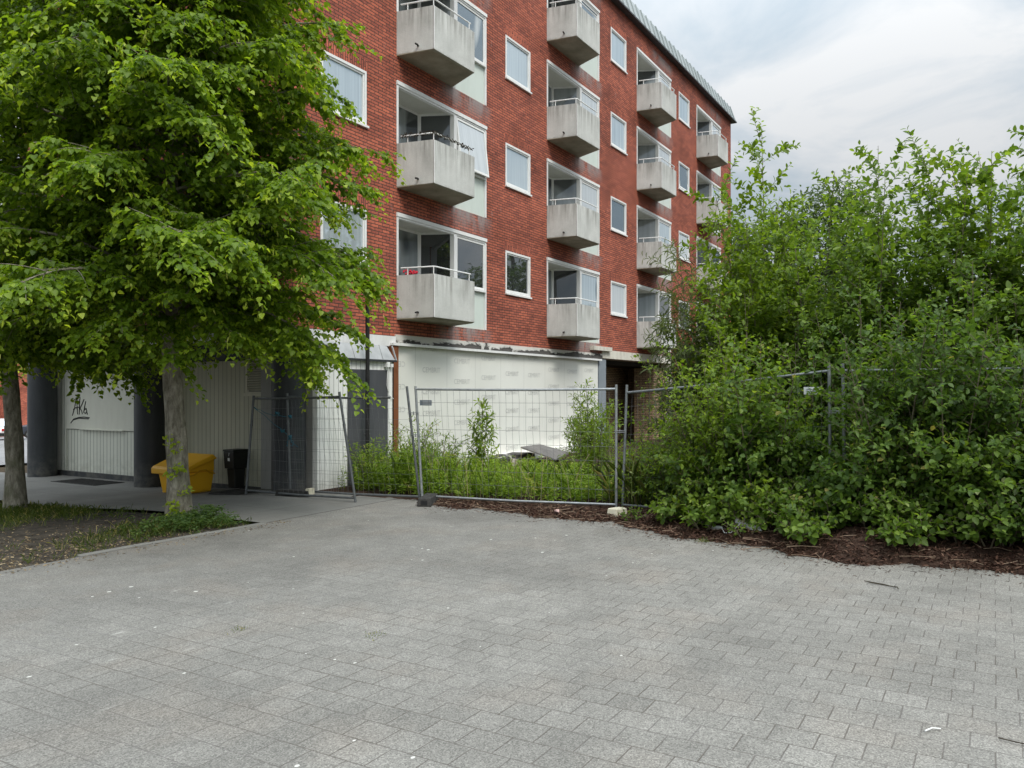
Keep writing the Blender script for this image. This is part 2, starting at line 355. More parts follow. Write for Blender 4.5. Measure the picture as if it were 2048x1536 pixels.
b = m.n('ShaderNodeTexBrick'); m.l(m.comb(s_[1], s_[0]), b.inputs['Vector']); b.offset = 0; b.inputs['Scale'].default_value = 1
b.inputs['Brick Width'].default_value = 1.6; b.inputs['Row Height'].default_value = 1.0; b.inputs['Mortar Size'].default_value = .006
b.inputs['Color1'].default_value = (.190,.188,.175,1); b.inputs['Color2'].default_value = (.172,.170,.158,1); b.inputs['Mortar'].default_value = (.10,.095,.085,1)
c_ = m.mix(1, b.outputs['Color'], m.ramp(m.noise(p, .8, 5, .65), [(.3, .8), (.7, 1.15)]), 'MULTIPLY')
c_ = m.mix(1, c_, m.ramp(m.noise(p, 120, 2, .8), [(.3, .8), (.7, 1.2)]), 'MULTIPLY')
m.color(c_); m.bump(m.noise(p, 90, 3), .2, .006); M['path'] = m.m
def soil(name, a, b, c, sc=5):
    m = Mat(name, rough=.95, spec=.1); p = m.pos(); f = m.noise(p, sc, 8, .72)
    m.color(m.ramp(f, [(.3, a), (.5, b), (.72, c)])); m.bump(m.noise(p, sc*6, 5, .7), .8, .03); return m.m
M['soil'] = soil('bed_soil', (.026,.023,.020), (.060,.053,.044), (.115,.10,.08))
M['earth'] = soil('waste_ground', (.03,.026,.018), (.065,.05,.032), (.11,.085,.055))
M['mulch'] = soil('bark_mulch', (.018,.012,.009), (.046,.028,.021), (.10,.066,.048), 9)
M['street'] = soil('street_asphalt', (.22,.22,.225), (.26,.26,.265), (.31,.31,.31), 2)
m = Mat('mulch_chip', rough=.9, spec=.15); at = m.n('ShaderNodeAttribute', attribute_name='tint')
m.color(m.ramp(at.outputs['Fac'], [(0, (.028,.014,.010)), (.5, (.075,.040,.028)), (.85, (.16,.10,.07)), (1, (.34,.24,.16))])); M['chip'] = m.m
m = Mat('dry_leaf', rough=.85, spec=.15); at = m.n('ShaderNodeAttribute', attribute_name='tint')
m.color(m.ramp(at.outputs['Fac'], [(0, (.09,.062,.036)), (.5, (.22,.165,.095)), (1, (.43,.35,.22))])); M['dry'] = m.m

def leaf_mat(name, stops, rough=.48, spec=.35, trans=.5, tmul=(1.65,1.6,.7)):
    m = Mat(name, rough=rough, spec=spec); at = m.n('ShaderNodeAttribute', attribute_name='tint')
    c = m.ramp(at.outputs['Fac'], stops); m.color(c)
    tr = m.n('ShaderNodeBsdfTranslucent'); m.l(m.mix(1, c, tmul, 'MULTIPLY'), tr.inputs['Color'])
    ms = m.n('ShaderNodeMixShader'); ms.inputs[0].default_value = trans
    m.l(m.b.outputs[0], ms.inputs[1]); m.l(tr.outputs[0], ms.inputs[2]); m.l(ms.outputs[0], m.t.nodes['Material Output'].inputs['Surface'])
    return m.m
M['linden'] = leaf_mat('linden_leaf', [(0, (.075,.140,.012)), (.45, (.160,.255,.020)), (.8, (.32,.42,.036)), (.9, (.40,.49,.06)), (1, (.58,.60,.17))])
M['sallow'] = leaf_mat('sallow_leaf', [(0, (.070,.130,.019)), (.5, (.142,.230,.034)), (.85, (.24,.34,.06)), (1, (.36,.42,.18))])
M['sallow_dark'] = leaf_mat('dark_sallow_leaf', [(0, (.042,.086,.016)), (.4, (.092,.165,.027)), (.75, (.14,.225,.036)), (.92, (.22,.31,.06)), (1, (.36,.33,.10))])
M['fresh'] = leaf_mat('fresh_leaf', [(0, (.095,.160,.016)), (.5, (.195,.295,.028)), (.85, (.30,.40,.045)), (1, (.33,.42,.085))])
M['osier'] = leaf_mat('osier_leaf', [(0, (.075,.105,.045)), (.5, (.115,.155,.065)), (1, (.20,.24,.11))])
M['weed'] = leaf_mat('weed_leaf', [(0, (.10,.18,.022)), (.5, (.18,.28,.035)), (.85, (.27,.38,.055)), (1, (.42,.37,.16))])
M['far'] = leaf_mat('far_leaf', [(0, (.035,.062,.022)), (.5, (.062,.10,.034)), (1, (.11,.155,.06))])
M['ground_leaf'] = leaf_mat('ground_cover_leaf', [(0, (.06,.115,.04)), (.5, (.11,.185,.065)), (1, (.2,.27,.10))])
M['grass'] = leaf_mat('grass_blade', [(0, (.05,.085,.018)), (.5, (.10,.145,.03)), (.85, (.20,.21,.06)), (1, (.42,.36,.18))])
m = Mat('linden_bark', rough=.95, spec=.1); p = m.pos()
f_ = m.noise(m.scale(p, (1,1,.35)), 14, 7, .72, .4); g_ = m.noise(p, 3.2, 4)
c_ = m.ramp(f_, [(.3, (.085,.075,.056)), (.5, (.25,.228,.182)), (.7, (.46,.43,.36))])
c_ = m.mix(m.ramp(g_, [(.5, 0), (.68, .5)]), c_, (.115,.125,.065))
m.color(c_); m.bump(f_, 1.0, .035); M['bark'] = m.m
M['dark_bark'] = mottled('dark_bark', (.035,.03,.023), (.085,.072,.052), 18, .95, .1, 0, .5)
M['stem'] = mottled('young_stem', (.10,.085,.055), (.17,.15,.10), 12, .8)
M['wood_twig'] = mottled('dead_twig', (.16,.11,.075), (.28,.21,.15), 9, .9)

# ------------------------------------------------------------------ ground, paving, path
def sheet(name, xs, ys, zf, mat, label=None, kind='structure', cat=None, zo=0):
    xs = np.asarray(xs, float); ys = np.asarray(ys, float); X, Y = np.meshgrid(xs, ys); Z = zf(X, Y) + zo
    nx, ny = len(xs), len(ys); v = np.stack([X, Y, Z], -1).reshape(-1, 3)
    f = [(j*nx+i, j*nx+i+1, (j+1)*nx+i+1, (j+1)*nx+i) for j in range(ny-1) for i in range(nx-1)]
    me = bpy.data.meshes.new(name); me.from_pydata(v.tolist(), [], f); me.materials.append(mat)
    me.polygons.foreach_set('use_smooth', [True]*len(f)); me.update()
    o = bpy.data.objects.new(name, me); C.objects.link(o); return tag(o, label, cat, None, kind)
yy = np.concatenate([[-900,-300,-100,-40,0,9.5], np.linspace(10, 20, 21), [24,30,40,60,80,109,200,900]])
sheet('ground', [-900,-200,-40,-10,0,5,10,15,20,40,80,200,900], yy, gz, M['earth'], 'bare waste ground stretching away beneath everything', zo=-.09)
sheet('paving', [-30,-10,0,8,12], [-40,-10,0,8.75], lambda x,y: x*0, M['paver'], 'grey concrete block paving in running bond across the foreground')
sheet('path', [8.0,9,10,11.3], np.linspace(8.75, 34, 60), gz, M['path'], 'smooth grey concrete path running along the columns', zo=.004)
sheet('street', [-90,-40,-10,8.0,30,60,90], np.concatenate([np.linspace(26, 40, 8), [60,80,109,140]]), gz, M['street'], 'pale asphalt street seen beyond the last column', zo=-.02)
def bedz(x, y):
    e = np.minimum(np.clip((y-8.78)/.8, 0, 1), np.clip((7.98-x)/.6, 0, 1))
    return gz(x,y)-.035 + .05*e*(.6+.5*np.sin(x*1.7+1)*np.cos(y*1.3))
sheet('planting_bed', np.concatenate([[-25,-12,-5], np.linspace(-2, 7.99, 60)]), np.concatenate([np.linspace(8.78, 16, 50), [18,20,23,26]]), bedz, M['soil'], 'dark bare soil of the tree bed at left')
m = MB()
for i in range(3):
    x1 = 8.02 - i*.9; m.box(x1-.893, x1, 8.70+.004*(i%3), 8.80+.004*(i%3), -.1, .012 + .004*((i*7)%3))
tag(bevel(m.build('kerb_edging', M['path'])), 'thin concrete edging along the front of the tree bed', None, None, 'structure')
def mulch_edge(y):      # X where the mulch meets the paving
    return np.interp(y, [-9,-3,-.26,1.33,3.13,4.75,7.4,8.6], [10.6,10.0,9.69,9.39,9.85,10.45,10.6,10.9]) + .09*np.sin(y*3.1) + .06*np.sin(y*8.3+1) + .05*np.sin(y*19+2)*np.sin(y*5.7) + .03*np.sin(y*41)
def mulchz(x, y):
    d = x - mulch_edge(y); h = np.interp(y, [-3,2.5,4.2,6,8.8], [.24,.20,.09,.03,.01])
    bump = .05*np.sin(x*5.3+y*2)*np.cos(y*4.1-x) + .03*np.sin(x*13)*np.cos(y*11)
    k = np.clip(d/1.0, -.25, 1)
    pile = .16*np.exp(-(((y-1.1)/.45)**2 + ((x-9.95)/.4)**2)) + .10*np.exp(-(((y+.9)/.5)**2 + ((x-10.2)/.4)**2))
    return np.where(d > 0, h*k**.8 + bump*np.clip(d/.4,0,1)*(h*4) + pile, -.04) + .004
sheet('mulch_strip', np.concatenate([np.linspace(9.0, 12, 90), [13, 14.5, 17, 20, 26, 40]]), np.concatenate([[-14,-10,-7], np.linspace(-5, 9, 200), [9.6,10.94]]), mulchz, M['mulch'], 'reddish brown mulch and dead leaves along the foot of the fence')
# ------------------------------------------------------------------ the apartment building
D = 10.95; XE = 10.46; XR = 39.25; YB = 19.5; P = 6.77; S = 2.81
bld = empty('apartment_building', (XE, D, 0), 'five storey red brick apartment block with angular concrete balconies and a seamed metal roof edge', 'building')
wins = [(11.38+P*k, 12.69+P*k, 4.40+S*l, 5.50+S*l) for k in range(5) for l in range(4) if k < 4] + [(11.38+3*P, 12.69+3*P, 1.57, 2.68)]
logs = [(13.67+P*k, 17.21+P*k, 3.36+S*l, 5.64+S*l) for k in range(4) for l in range(4)] + [(13.67+3*P, 17.21+3*P, .55, 2.83)]
ewins = [(16.0, 17.3, 4.40+S*l, 5.50+S*l) for l in range(4)]
def cells(mb, bx, bz, holes, put, mi=0):
    for i in range(len(bx)-1):
        for j in range(len(bz)-1):
            cx, cz = (bx[i]+bx[i+1])/2, (bz[j]+bz[j+1])/2
            if any(a < cx < b and c < cz < d for a,b,c,d in holes): continue
            mb.quad(*put(bx[i], bx[i+1], bz[j], bz[j+1]), mi)
m = MB()
holes = wins + logs + [(XE, 30.72, -1, 3.0)]
bx = sorted(set([XE, XR, 30.72] + [q for h in holes for q in h[:2]])); bz = sorted(set([-.4, 3.0, 14.82] + [q for h in holes for q in h[2:] if q > -.5]))
cells(m, bx, bz, holes, lambda a,b,c,d: ((a,D,c),(b,D,c),(b,D,d),(a,D,d)))
for a,b,c,d in wins + logs:          # reveals
    dp = .16
    m.quad((a,D,c),(a,D+dp,c),(a,D+dp,d),(a,D,d)); m.quad((b,D+dp,c),(b,D,c),(b,D,d),(b,D+dp,d))
    m.quad((a,D,d),(a,D+dp,d),(b,D+dp,d),(b,D,d)); m.quad((a,D+dp,c),(a,D,c),(b,D,c),(b,D+dp,c))
by = sorted(set([D, YB] + [q for h in ewins for q in h[:2]])); bz = sorted(set([3.0, 14.82] + [q for h in ewins for q in h[2:]]))
cells(m, by, bz, ewins, lambda a,b,c,d: ((XE,b,c),(XE,a,c),(XE,a,d),(XE,b,d)))
for a,b,c,d in ewins:
    dp = .16
    m.quad((XE,a,c),(XE+dp,a,c),(XE+dp,a,d),(XE,a,d)); m.quad((XE,b,c),(XE,b,d),(XE+dp,b,d),(XE+dp,b,c))
    m.quad((XE,a,d),(XE+dp,a,d),(XE+dp,b,d),(XE,b,d)); m.quad((XE,a,c),(XE,b,c),(XE+dp,b,c),(XE+dp,a,c))
m.quad((XE,YB,2.79),(XE,YB,14.82),(XR,YB,14.82),(XR,YB,2.79)); m.quad((11.46,YB-.03,-.5),(11.46,YB-.03,2.79),(XR,YB-.03,2.79),(XR,YB-.03,-.5)); m.quad((XR,D,-.5),(XR,YB,-.5),(XR,YB,14.82),(XR,D,14.82))
wall = m.build('wall', M['brick'], bld)
# roof edge
m = MB()
for k in range(0, int((XR-XE)/.5)+1):
    x = XE + .02 + k*.5
    if x > XR: break
    m.beam((x, D-.235, 14.86), (x, D-.035, 15.5), .022, .05, up=(0,-1,.3))
for k in range(int((YB-D)/.5)+1):
    y = D + .1 + k*.5; m.beam((XE-.235, y, 14.86), (XE-.035, y, 15.5), .022, .05, up=(-1,0,.3))
a0, a1, b0, b1 = XE-.22, XR+.2, D-.22, YB+.2
m.hexa([(a0,b0,14.86),(a1,b0,14.86),(a1,b1,14.86),(a0,b1,14.86)], [(a0+.2,b0+.2,15.5),(a1-.2,b0+.2,15.5),(a1-.2,b1-.2,15.5),(a0+.2,b1-.2,15.5)])
m.box(a0-.02, a1+.02, b0-.02, b1+.02, 14.80, 14.857, 1)
roof = m.build('roof_edge', [M['zinc'], M['anthracite']], bld)
# first floor slab
m = MB()
m.box(XE-.03, 13.60, D-.035, 14, 2.78, 2.995); m.box(XE-.03, 11.2, 14, YB, 2.78, 2.995)
m.build('floor_slab', M['fascia'], bld)
m = MB(); m.box(13.602, 24.2, D-.028, D+.6, 2.86, 3.04); m.build('peeling_band', M['peel'], bld)
m = MB(); m.box(24.202, 30.84, D-.05, D+.5, 2.90, 3.17); m.box(30.50, 30.78, D-.045, D+.3, -.2, 2.90); m.box(23.3, 24.7, D-.16, D+.02, 3.13, 3.26)
m.build('floor_slab', paint_mat('dirty_cream_paint', (.68,.66,.58), (.25,.2,.15), .6), bld)
m = MB(); m.box(13.40, 23.95, D-.13, D-.03, 2.80, 2.855); m.build('ledge_trim', M['white'], bld)

# windows
def win_frame(wd, ht, fw=.052, dep=.10, y0=-.015):
    m = MB()
    m.box(0, wd, y0, dep, 0, fw); m.box(0, wd, y0, dep, ht-fw, ht); m.box(0, fw, y0, dep, fw, ht-fw); m.box(wd-fw, wd, y0, dep, fw, ht-fw)
    i = fw + .004; s = .032                    # inner sash
    m.box(i, wd-i, y0+.02, dep-.02, i, i+s); m.box(i, wd-i, y0+.02, dep-.02, ht-i-s, ht-i); m.box(i, i+s, y0+.02, dep-.02, i+s, ht-i-s); m.box(wd-i-s, wd-i, y0+.02, dep-.02, i+s, ht-i-s)
    m.box(-.01, wd+.04, -.05, 0.0, -.045, -.002)   # drip sill
    return m.build('window', M['white'], mesh_only=True)
def pane_mesh(x0, x1, z0, z1, mat, y=.035):
    m = MB(); m.box(x0, x1, y, y+.02, z0, z1); return m.build('pane', mat, mesh_only=True)
WF = win_frame(1.31, 1.10); PN = {k: pane_mesh(.084, 1.226, .084, 1.016, M[k]) for k in ('glass','glass_low','glass_dark','glass_b','glass_c')}
ml = MB(); ml.box(-.06, 1.37, -.004, .02, 1.105, 1.335); LT = ml.build('lintel', M['soldier'], mesh_only=True)
tilted = None
for i, (a,b,c,d) in enumerate(wins):
    k, l = divmod(i, 4)
    o = link('window', WF, bld, (a-XE, 0, c)); ORG[o] = Vector((a,D,c))
    g = 'glass_low' if (l == 0 and k in (1,3)) or i == 16 else ('glass','glass_b','glass','glass_c','glass')[(k*3+l*2)%5]
    pn = link('pane', PN[g], o); link('lintel', LT, o)
    if k == 3 and l == 2:                      # the one tilted open
        o.children[0].rotation_euler = (R(-7), 0, 0)
        m = MB(); fw = .066
        m.box(.07,1.24,.0,.05,.07,.12); m.box(.07,1.24,.0,.05,.98,1.03); m.box(.07,.12,.0,.05,.12,.98); m.box(1.19,1.24,.0,.05,.12,.98)
        sa = m.build('open_sash', M['white'], mesh_only=True); sa = link('open_sash', sa, o, (0,-.06,0)); sa.rotation_euler = (R(-9), 0, 0); sa.location = (0, -.03, .0)
m90 = Matrix.Rotation(R(-90), 4, 'Z')
for a,b,c,d in ewins:
    o = link('window', WF, bld, (0, b-D, c)); o.rotation_euler = (0,0,R(-90)); link('pane', PN['glass'], o); link('lintel', LT, o)

# loggias: a splayed recess with door and side glazing, a fixed window and a pale spandrel beside it
def loggia_meshes():
    z0, z1 = .94, 2.28
    m = MB(); H = 2.28
    yb = .83
    m.quad((0,.16,.05),(0,yb,.05),(0,yb,H-.02),(0,.16,H-.02), 0)             # left cheek
    m.box(0, 1.9, yb, yb+.08, .0, .95, 0)                                     # under the back window
    m.hexa([(1.82,yb,.05),(2.18,.02,.05),(2.24,.05,.05),(1.88,yb+.02,.05)], [(1.82,yb,.94),(2.18,.02,.94),(2.24,.05,.94),(1.88,yb+.02,.94)], 0)
    m.box(0, 2.2, .0, yb+.2, 0, .06, 2)                                       # floor
    m.hexa([(0,.005,H-.05),(2.17,.005,H-.05),(1.84,yb+.06,H-.05),(0,yb+.06,H-.05)], [(0,.005,H-.012),(2.17,.005,H-.012),(1.84,yb+.06,H-.012),(0,yb+.06,H-.012)], 1)   # ceiling
    m.box(2.235, 3.53, .10, .16, .0, .98, 0);
    m.box(1.9, 3.53, yb+.1, yb+.16, 0, H, 0)
    return m.build('loggia', [M['white'], M['ceil'], M['concrete']], mesh_only=True)
LG = loggia_meshes()
def loggia_frame():
    m = MB(); H = 2.28
    m.box(-.02, 3.55, -.035, .10, H-.075, H+.005); m.box(.0, 3.53, -.012, .08, H-.115, H-.077)
    m.box(-.012, .04, -.02, .14, .94, H-.08)
    m.box(2.12, 2.235, -.018, .10, .96, H-.116)
    m.box(3.49, 3.54, -.018, .10, .0, H-.116)
    m.box(2.237, 3.488, -.045, .10, .93, .985)                                # sill
    return m.build('loggia_frame', M['white'], mesh_only=True)
LF = loggia_frame()
def sash(wd, ht, f=.06, d=.05):
    m = MB(); m.box(0,wd,0,d,0,f); m.box(0,wd,0,d,ht-f,ht); m.box(0,f,0,d,f,ht-f); m.box(wd-f,wd,0,d,f,ht-f); return m.build('sash', M['white'], mesh_only=True)
def glass(wd, ht, mat, f=.06): return pane_mesh(f, wd-f, f, ht-f, mat, .018)
SW = sash(1.25, 1.18, .055); SS = sash(.86, 1.30, .07); SB1 = sash(.78, 1.30, .07); SB2 = sash(.95, 1.30, .07)
GW = {k: glass(1.25, 1.18, M[k], .055) for k in ('glass','glass_low','glass_b','glass_c')}; GS = glass(.86, 1.30, M['glass_clear'], .07); GB1 = glass(.78, 1.30, M['glass_clear'], .07); GB2 = glass(.95, 1.30, M['glass_clear'], .07)
GSd = glass(.86, 1.30, M['glass_dark'], .07)
ms = MB(); ms.box(2.24, 3.488, .03, .09, .0, .925); SP = ms.build('spandrel', M['mint'], mesh_only=True)
sang = math.atan2(.81, -.36)
def balcony_mesh():
    m = MB(); q = [(0,.0), (.16,-.86), (1.68,-.88), (2.12,.0)]; t = .07
    qi = [(t+.01,.0), (.16+t,-.86+t), (1.68-t*.6,-.88+t), (2.12-t*1.2,.0)]
    zb, zt, zf = 0., .94, .12
    v = [(x,y,zb+.03) for x,y in q] + [(x,y,zt) for x,y in q] + [(x,y,zt) for x,y in qi] + [(x,y,zf) for x,y in qi]
    for i in range(3):
        m.add([v[i],v[i+1],v[5+i],v[4+i]], [(0,1,2,3)]); m.add([v[4+i],v[5+i],v[9+i],v[8+i]], [(0,1,2,3)]); m.add([v[8+i],v[9+i],v[13+i],v[12+i]], [(0,1,2,3)])
    m.add(v[12:16], [(0,1,2,3)])
    # soffit with a set back drip edge
    qs = [(.0,.0),(.20,-.82),(1.65,-.84),(2.06,.0)]
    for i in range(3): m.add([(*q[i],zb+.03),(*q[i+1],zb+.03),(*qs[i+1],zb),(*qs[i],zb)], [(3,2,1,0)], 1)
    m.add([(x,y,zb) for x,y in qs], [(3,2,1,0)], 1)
    m.tube([(.155,-.872,.035),(.155,-.872,.93)], .011, 6, 2)                   # corner bead
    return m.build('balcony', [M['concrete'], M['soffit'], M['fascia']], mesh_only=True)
BM = balcony_mesh()
def railing_mesh(full):
    m = MB(); z = 1.10; pts = [(.07,-.06,z),(.215,-.80,z),(.26,-.83,z),(1.58,-.84,z)]
    if full: pts = pts + [(1.66,-.80,z),(1.95,-.2,z)]
    m.tube(pts, .016, 6)
    for x,y in ([(.10,-.22),(.22,-.81),(1.52,-.84)] + ([(1.88,-.34)] if full else [])): m.tube([(x,y,.90),(x,y,z)], .012, 6)
    return m.build('railing', M['white'], mesh_only=True)
RL = [railing_mesh(False), railing_mesh(True)]
md = MB(); md.tube([(.62,-.86,.17),(.62,-.93,.165),(.62,-.985,.15)], .022, 8);
md = MB(); md.tube([(.10,-.50,.14),(.02,-.53,.135),(-.06,-.55,.12)], .021, 8); DR = md.build('drain_spout', M['rubber'], mesh_only=True)
def twine():      # dry climbing stems wound round one railing
    m = MB()
    pts = [(.07,-.06,1.10),(.215,-.80,1.10),(.26,-.83,1.10),(1.58,-.84,1.10)]; P3 = [Vector(p) for p in pts]
    q = []
    for i in range(3):
        for t in np.linspace(0,1,26 if i != 1 else 3): q.append(P3[i].lerp(P3[i+1], t))
    for s in range(2): m.tube([p + Vector((0, math.cos(i*1.3+s*3)*.026, math.sin(i*1.3+s*3)*.026)) for i, p in enumerate(q)], .008, 4)
    r = random.Random(3)
    for i in range(170):
        p = q[r.randrange(len(q))]; d = Vector((r.gauss(0,1), r.gauss(0,1), r.gauss(0,1))).normalized()*r.uniform(.03,.08); m.tube([p, p+d], [.006,.012], 3)
    return m.build('dry_twine', M['dark_bark'], mesh_only=True)
for i, (a,b,c,d) in enumerate(logs):
    k, l = divmod(i, 4)
    ground = i == 16
    lo = link('loggia', LG, bld, (a-XE, 0, c)); ORG[lo] = Vector((a,D,c))
    link('loggia_frame', LF, lo)
    bal = None
    f = link('sash', SB1, lo, (.10, .765, .95)); link('sash', SB2, lo, (.88, .765, .95))
    link('pane', GB1, lo, (.10, .765, .95)); link('pane', GB2, lo, (.88, .765, .95))
    s2 = link('side_sash', SS, lo, (1.80, .80, .95)); s2.rotation_euler = (0,0,math.atan2(-.81,.36))
    s3 = link('pane', GSd if l == 0 and k < 2 else GS, lo, (1.80, .80, .95)); s3.rotation_euler = s2.rotation_euler
    wsh = link('window_sash', SW, lo, (2.238, .005, .985)); gp = link('pane', GW['glass_low' if (l == 0 and k in (0,2,3)) or ground else ('glass_b','glass','glass_c','glass_b')[(k+l*3)%4]], lo, (2.238, .005, .985))
    if k == 0 and l == 1:
        for q in (wsh, gp): q.rotation_euler = (R(-6.5), 0, 0); q.location = (2.238, -.135, .985)
    link('spandrel', SP, lo)
    if not ground:
        bal = link('balcony', BM, bld, (a-XE, 0, c)); ORG[bal] = Vector((a,D,c))
        link('railing', RL[1 if k >= 2 else 0], bal); link('drain_spout', DR, bal)
        if k == 0 and l == 1: link('dry_twine', twine(), bal)

t = empty('flower_pot', (14.1, 10.88, 4.02), 'small pot of red flowers on the lowest balcony nearest the tree', 'flower pot')
m = MB(); m.tube([(14.1,10.88,3.50),(14.1,10.88,4.16)], [.10,.11], 10); m.build('pot', M['rust'], t)
m = MB(); r = random.Random(2)
for k in range(26):
    c0 = Vector((14.1+r.gauss(0,.06), 10.88+r.gauss(0,.06), 4.42+r.gauss(0,.035))); m.tube([c0-Vector((.018,0,0)), c0, c0+Vector((.018,.006,.004))], [.006,.026,.006], 6)
m.build('flowers', mottled('red_petal', (.55,.02,.04), (.65,.04,.07), 20, .6), t)
m = MB()
for k in range(10): m.tube([(14.1,10.88,4.16),(14.1+r.gauss(0,.05),10.88+r.gauss(0,.05),4.40)], .005, 4)
m.build('stems', M['stem'], t)

# ground floor: columns, recessed panels, louvre, kiosk front, cement board wall, open bay
for y in (11.17, 15.2, 19.17):
    m = MB(); zb = float(gz(0, y))-.1
    m.cyl(10.8, y, zb, 2.775, .31, 48); m.build('column', M['anthracite'], bld)
XW = 11.15
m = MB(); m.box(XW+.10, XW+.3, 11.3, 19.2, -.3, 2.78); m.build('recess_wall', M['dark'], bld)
m = MB(); m.box(XW-.03, XW+.10, 11.3, 19.2, -.3, -.03); m.build('plinth', M['anthracite'], bld)
m = MB(); m.box(XW, XW+.1, 18.80, 19.22, -.03, 2.43); m.box(XW+.02, XW+.1, 16.0, 18.79, -.03, .94); m.build('boarding', M['plank_end'], bld)
m = MB(); m.box(XW-.01, XW+.1, 15.9, 18.78, .955, 2.43); fb = m.build('flat_board', M['ivory'], bld)
m = MB(); m.box(XW+.0, XW+.1, 11.3, 15.2, -.03, 2.44); m.build('boarding', M['plank_beige'], bld)
m = MB(); m.box(XW-.05, XW-.01, 16.6, 18.2, .945, .965); m.build('sill_strip', M['ivory'], bld)
m = MB()
for k in range(14): y = 11.7+k*.55; m.box(XW+.05, XW+.09, y, y+.06, 2.44, 2.77)
m.box(XW+.06, XW+.085, 11.3, 19.2, 2.45, 2.77); m.build('clerestory', M['anthracite'], bld)
def marker(name, strokes, r, parent, mat):
    m = MB()
    for s in strokes: m.tube(s, r, 5)
    return m.build(name, mat, parent)
def gy(u, v): return (XW-.014, 18.52-u*.8, 1.28+v*.8)     # u to the right, v up on the flat board
S3 = [[gy(-.02,-.02),gy(.10,.22),gy(.17,.50),gy(.20,.50),gy(.22,.20),gy(.24,.02)], [gy(.03,.16),gy(.14,.21),gy(.30,.23)],
      [gy(.36,.52),gy(.33,.25),gy(.32,.02)], [gy(.56,.46),gy(.45,.30),gy(.34,.18)], [gy(.36,.20),gy(.44,.12),gy(.48,.03)],
      [gy(.64,.40),gy(.58,.22),gy(.54,.08),gy(.62,.05),gy(.70,.12),gy(.66,.20),gy(.57,.15)], [gy(.66,.2),gy(.72,.02)],
      [gy(-.10,-.24),gy(.04,-.12),gy(.30,-.07),gy(.55,-.05),gy(.82,-.07)], [gy(.0,-.15),gy(.3,-.09),gy(.78,-.10)]]
marker('graffiti_scrawl', S3, .011, fb, M['tag_ink'])
# louvre vent
m = MB(); y0, y1, z0, z1 = 11.98, 12.66, 1.80, 2.47
m.box(XW-.05, XW-.002, y0, y0+.05, z0, z1); m.box(XW-.05, XW-.002, y1-.05, y1, z0, z1); m.box(XW-.05, XW-.002, y0+.05, y1-.05, z1-.05, z1); m.box(XW-.07, XW-.002, y0-.03, y1+.03, z0-.06, z0-.002)
m.box(XW-.006, XW-.001, y0+.05, y1-.05, z0+.03, z1-.05, 1); m.box(XW-.05, XW-.002, y0+.05, y1-.05, z0, z0+.03); m.box(XW-.05,XW-.002,y0+.16,y0+.20,z0+.03,z1-.05)
for k in range(12):
    z = z0 + .05 + k*.047; m.hexa([(XW-.048,y0+.05,z),(XW-.048,y1-.05,z),(XW-.01,y1-.05,z+.03),(XW-.01,y0+.05,z+.03)], [(XW-.048,y0+.05,z+.012),(XW-.048,y1-.05,z+.012),(XW-.01,y1-.05,z+.042),(XW-.01,y0+.05,z+.042)])
m.build('louvre_vent', [paint_mat('beige_vent_paint', (.60,.58,.47), (.3,.28,.2), .4), M['dark']], bld)
# kiosk front between corner column and steel post
YK = 10.72
m = MB(); m.box(11.07, 13.24, YK, YK+.12, -.06, 2.47); m.build('kiosk_front', M['plank_white'], bld)
m = MB(); m.box(11.072, 11.13, YK+.122, 12.2, -.06, 2.6); m.build('kiosk_side', paint_mat('grey_kiosk_side', (.30,.30,.28), (.2,.2,.18), .5), bld)
m = MB(); m.box(11.885, 13.075, YK-.018, YK-.001, -.06, 2.265); dk = m.build('kiosk_door', M['dark_door'], bld)
m = MB(); m.box(12.36,12.50,YK-.035,YK-.019,.98,1.0); m.build('door_handle', M['galv'], dk)
m = MB(); m.hexa([(11.04,YK-.06,2.46),(13.27,YK-.06,2.46),(13.27,YK+.12,2.46),(11.04,YK+.12,2.46)], [(11.04,YK+.06,2.775),(13.12,YK+.06,2.775),(13.12,YK+.12,2.775),(11.04,YK+.12,2.775)])
for k in range(6): m.beam((11.2+.42*k, YK-.062, 2.46), (11.2+.42*k-.0, YK+.058, 2.775), .018, .03, up=(0,-1,.3))
m.box(11.02, 13.29, YK-.085, YK-.061, 2.435, 2.475, 1); m.build('kiosk_roof', [mottled('dull_lead_sheet', (.36,.38,.39), (.55,.57,.58), 3, .5, .5, .15), M['anthracite']], bld)
m = MB(); m.box(12.96, 13.05, YK-.10, YK-.001, 2.33, 2.43); m.box(13.12,13.19,YK-.07,YK-.001,2.33,2.40); m.tube([(13.05,YK-.03,2.33),(13.03,YK-.03,1.95),(13.10,YK-.03,1.75),(13.24,YK-.03,1.68)], .008, 5); m.build('wall_lamp', M['white'], bld)
m = MB(); m.box(13.245, 13.275, YK-.01, YK+.12, -.06, 2.45); m.build('black_trim', M['black'], bld)
m = MB(); m.box(13.385, 13.61, D-.10, D+.11, -.06, 2.79); m.build('steel_post', M['rust'], bld)
m = MB(); m.box(13.62, 23.88, D-.012, D+.1, -.06, 2.80); cb = m.build('cement_board_wall', M['board'], bld)
def word(txt, x, z, width, hgt):
    cu = bpy.data.curves.new('lettering', 'FONT'); cu.body = txt; cu.size = 1; cu.resolution_u = 3
    o = bpy.data.objects.new('lettering', cu); C.objects.link(o); bpy.context.view_layer.update()
    me = o.to_mesh(); vs = np.array([v.co[:] for v in me.vertices]); fs = [list(p.vertices) for p in me.polygons]
    o.to_mesh_clear(); bpy.data.objects.remove(o); bpy.data.curves.remove(cu)
    mn, mxx = vs.min(0), vs.max(0); vs = (vs-mn)/np.maximum(mxx-mn, 1e-6)
    return [(x + p[0]*width, D-.0155, z + p[1]*hgt) for p in vs], fs
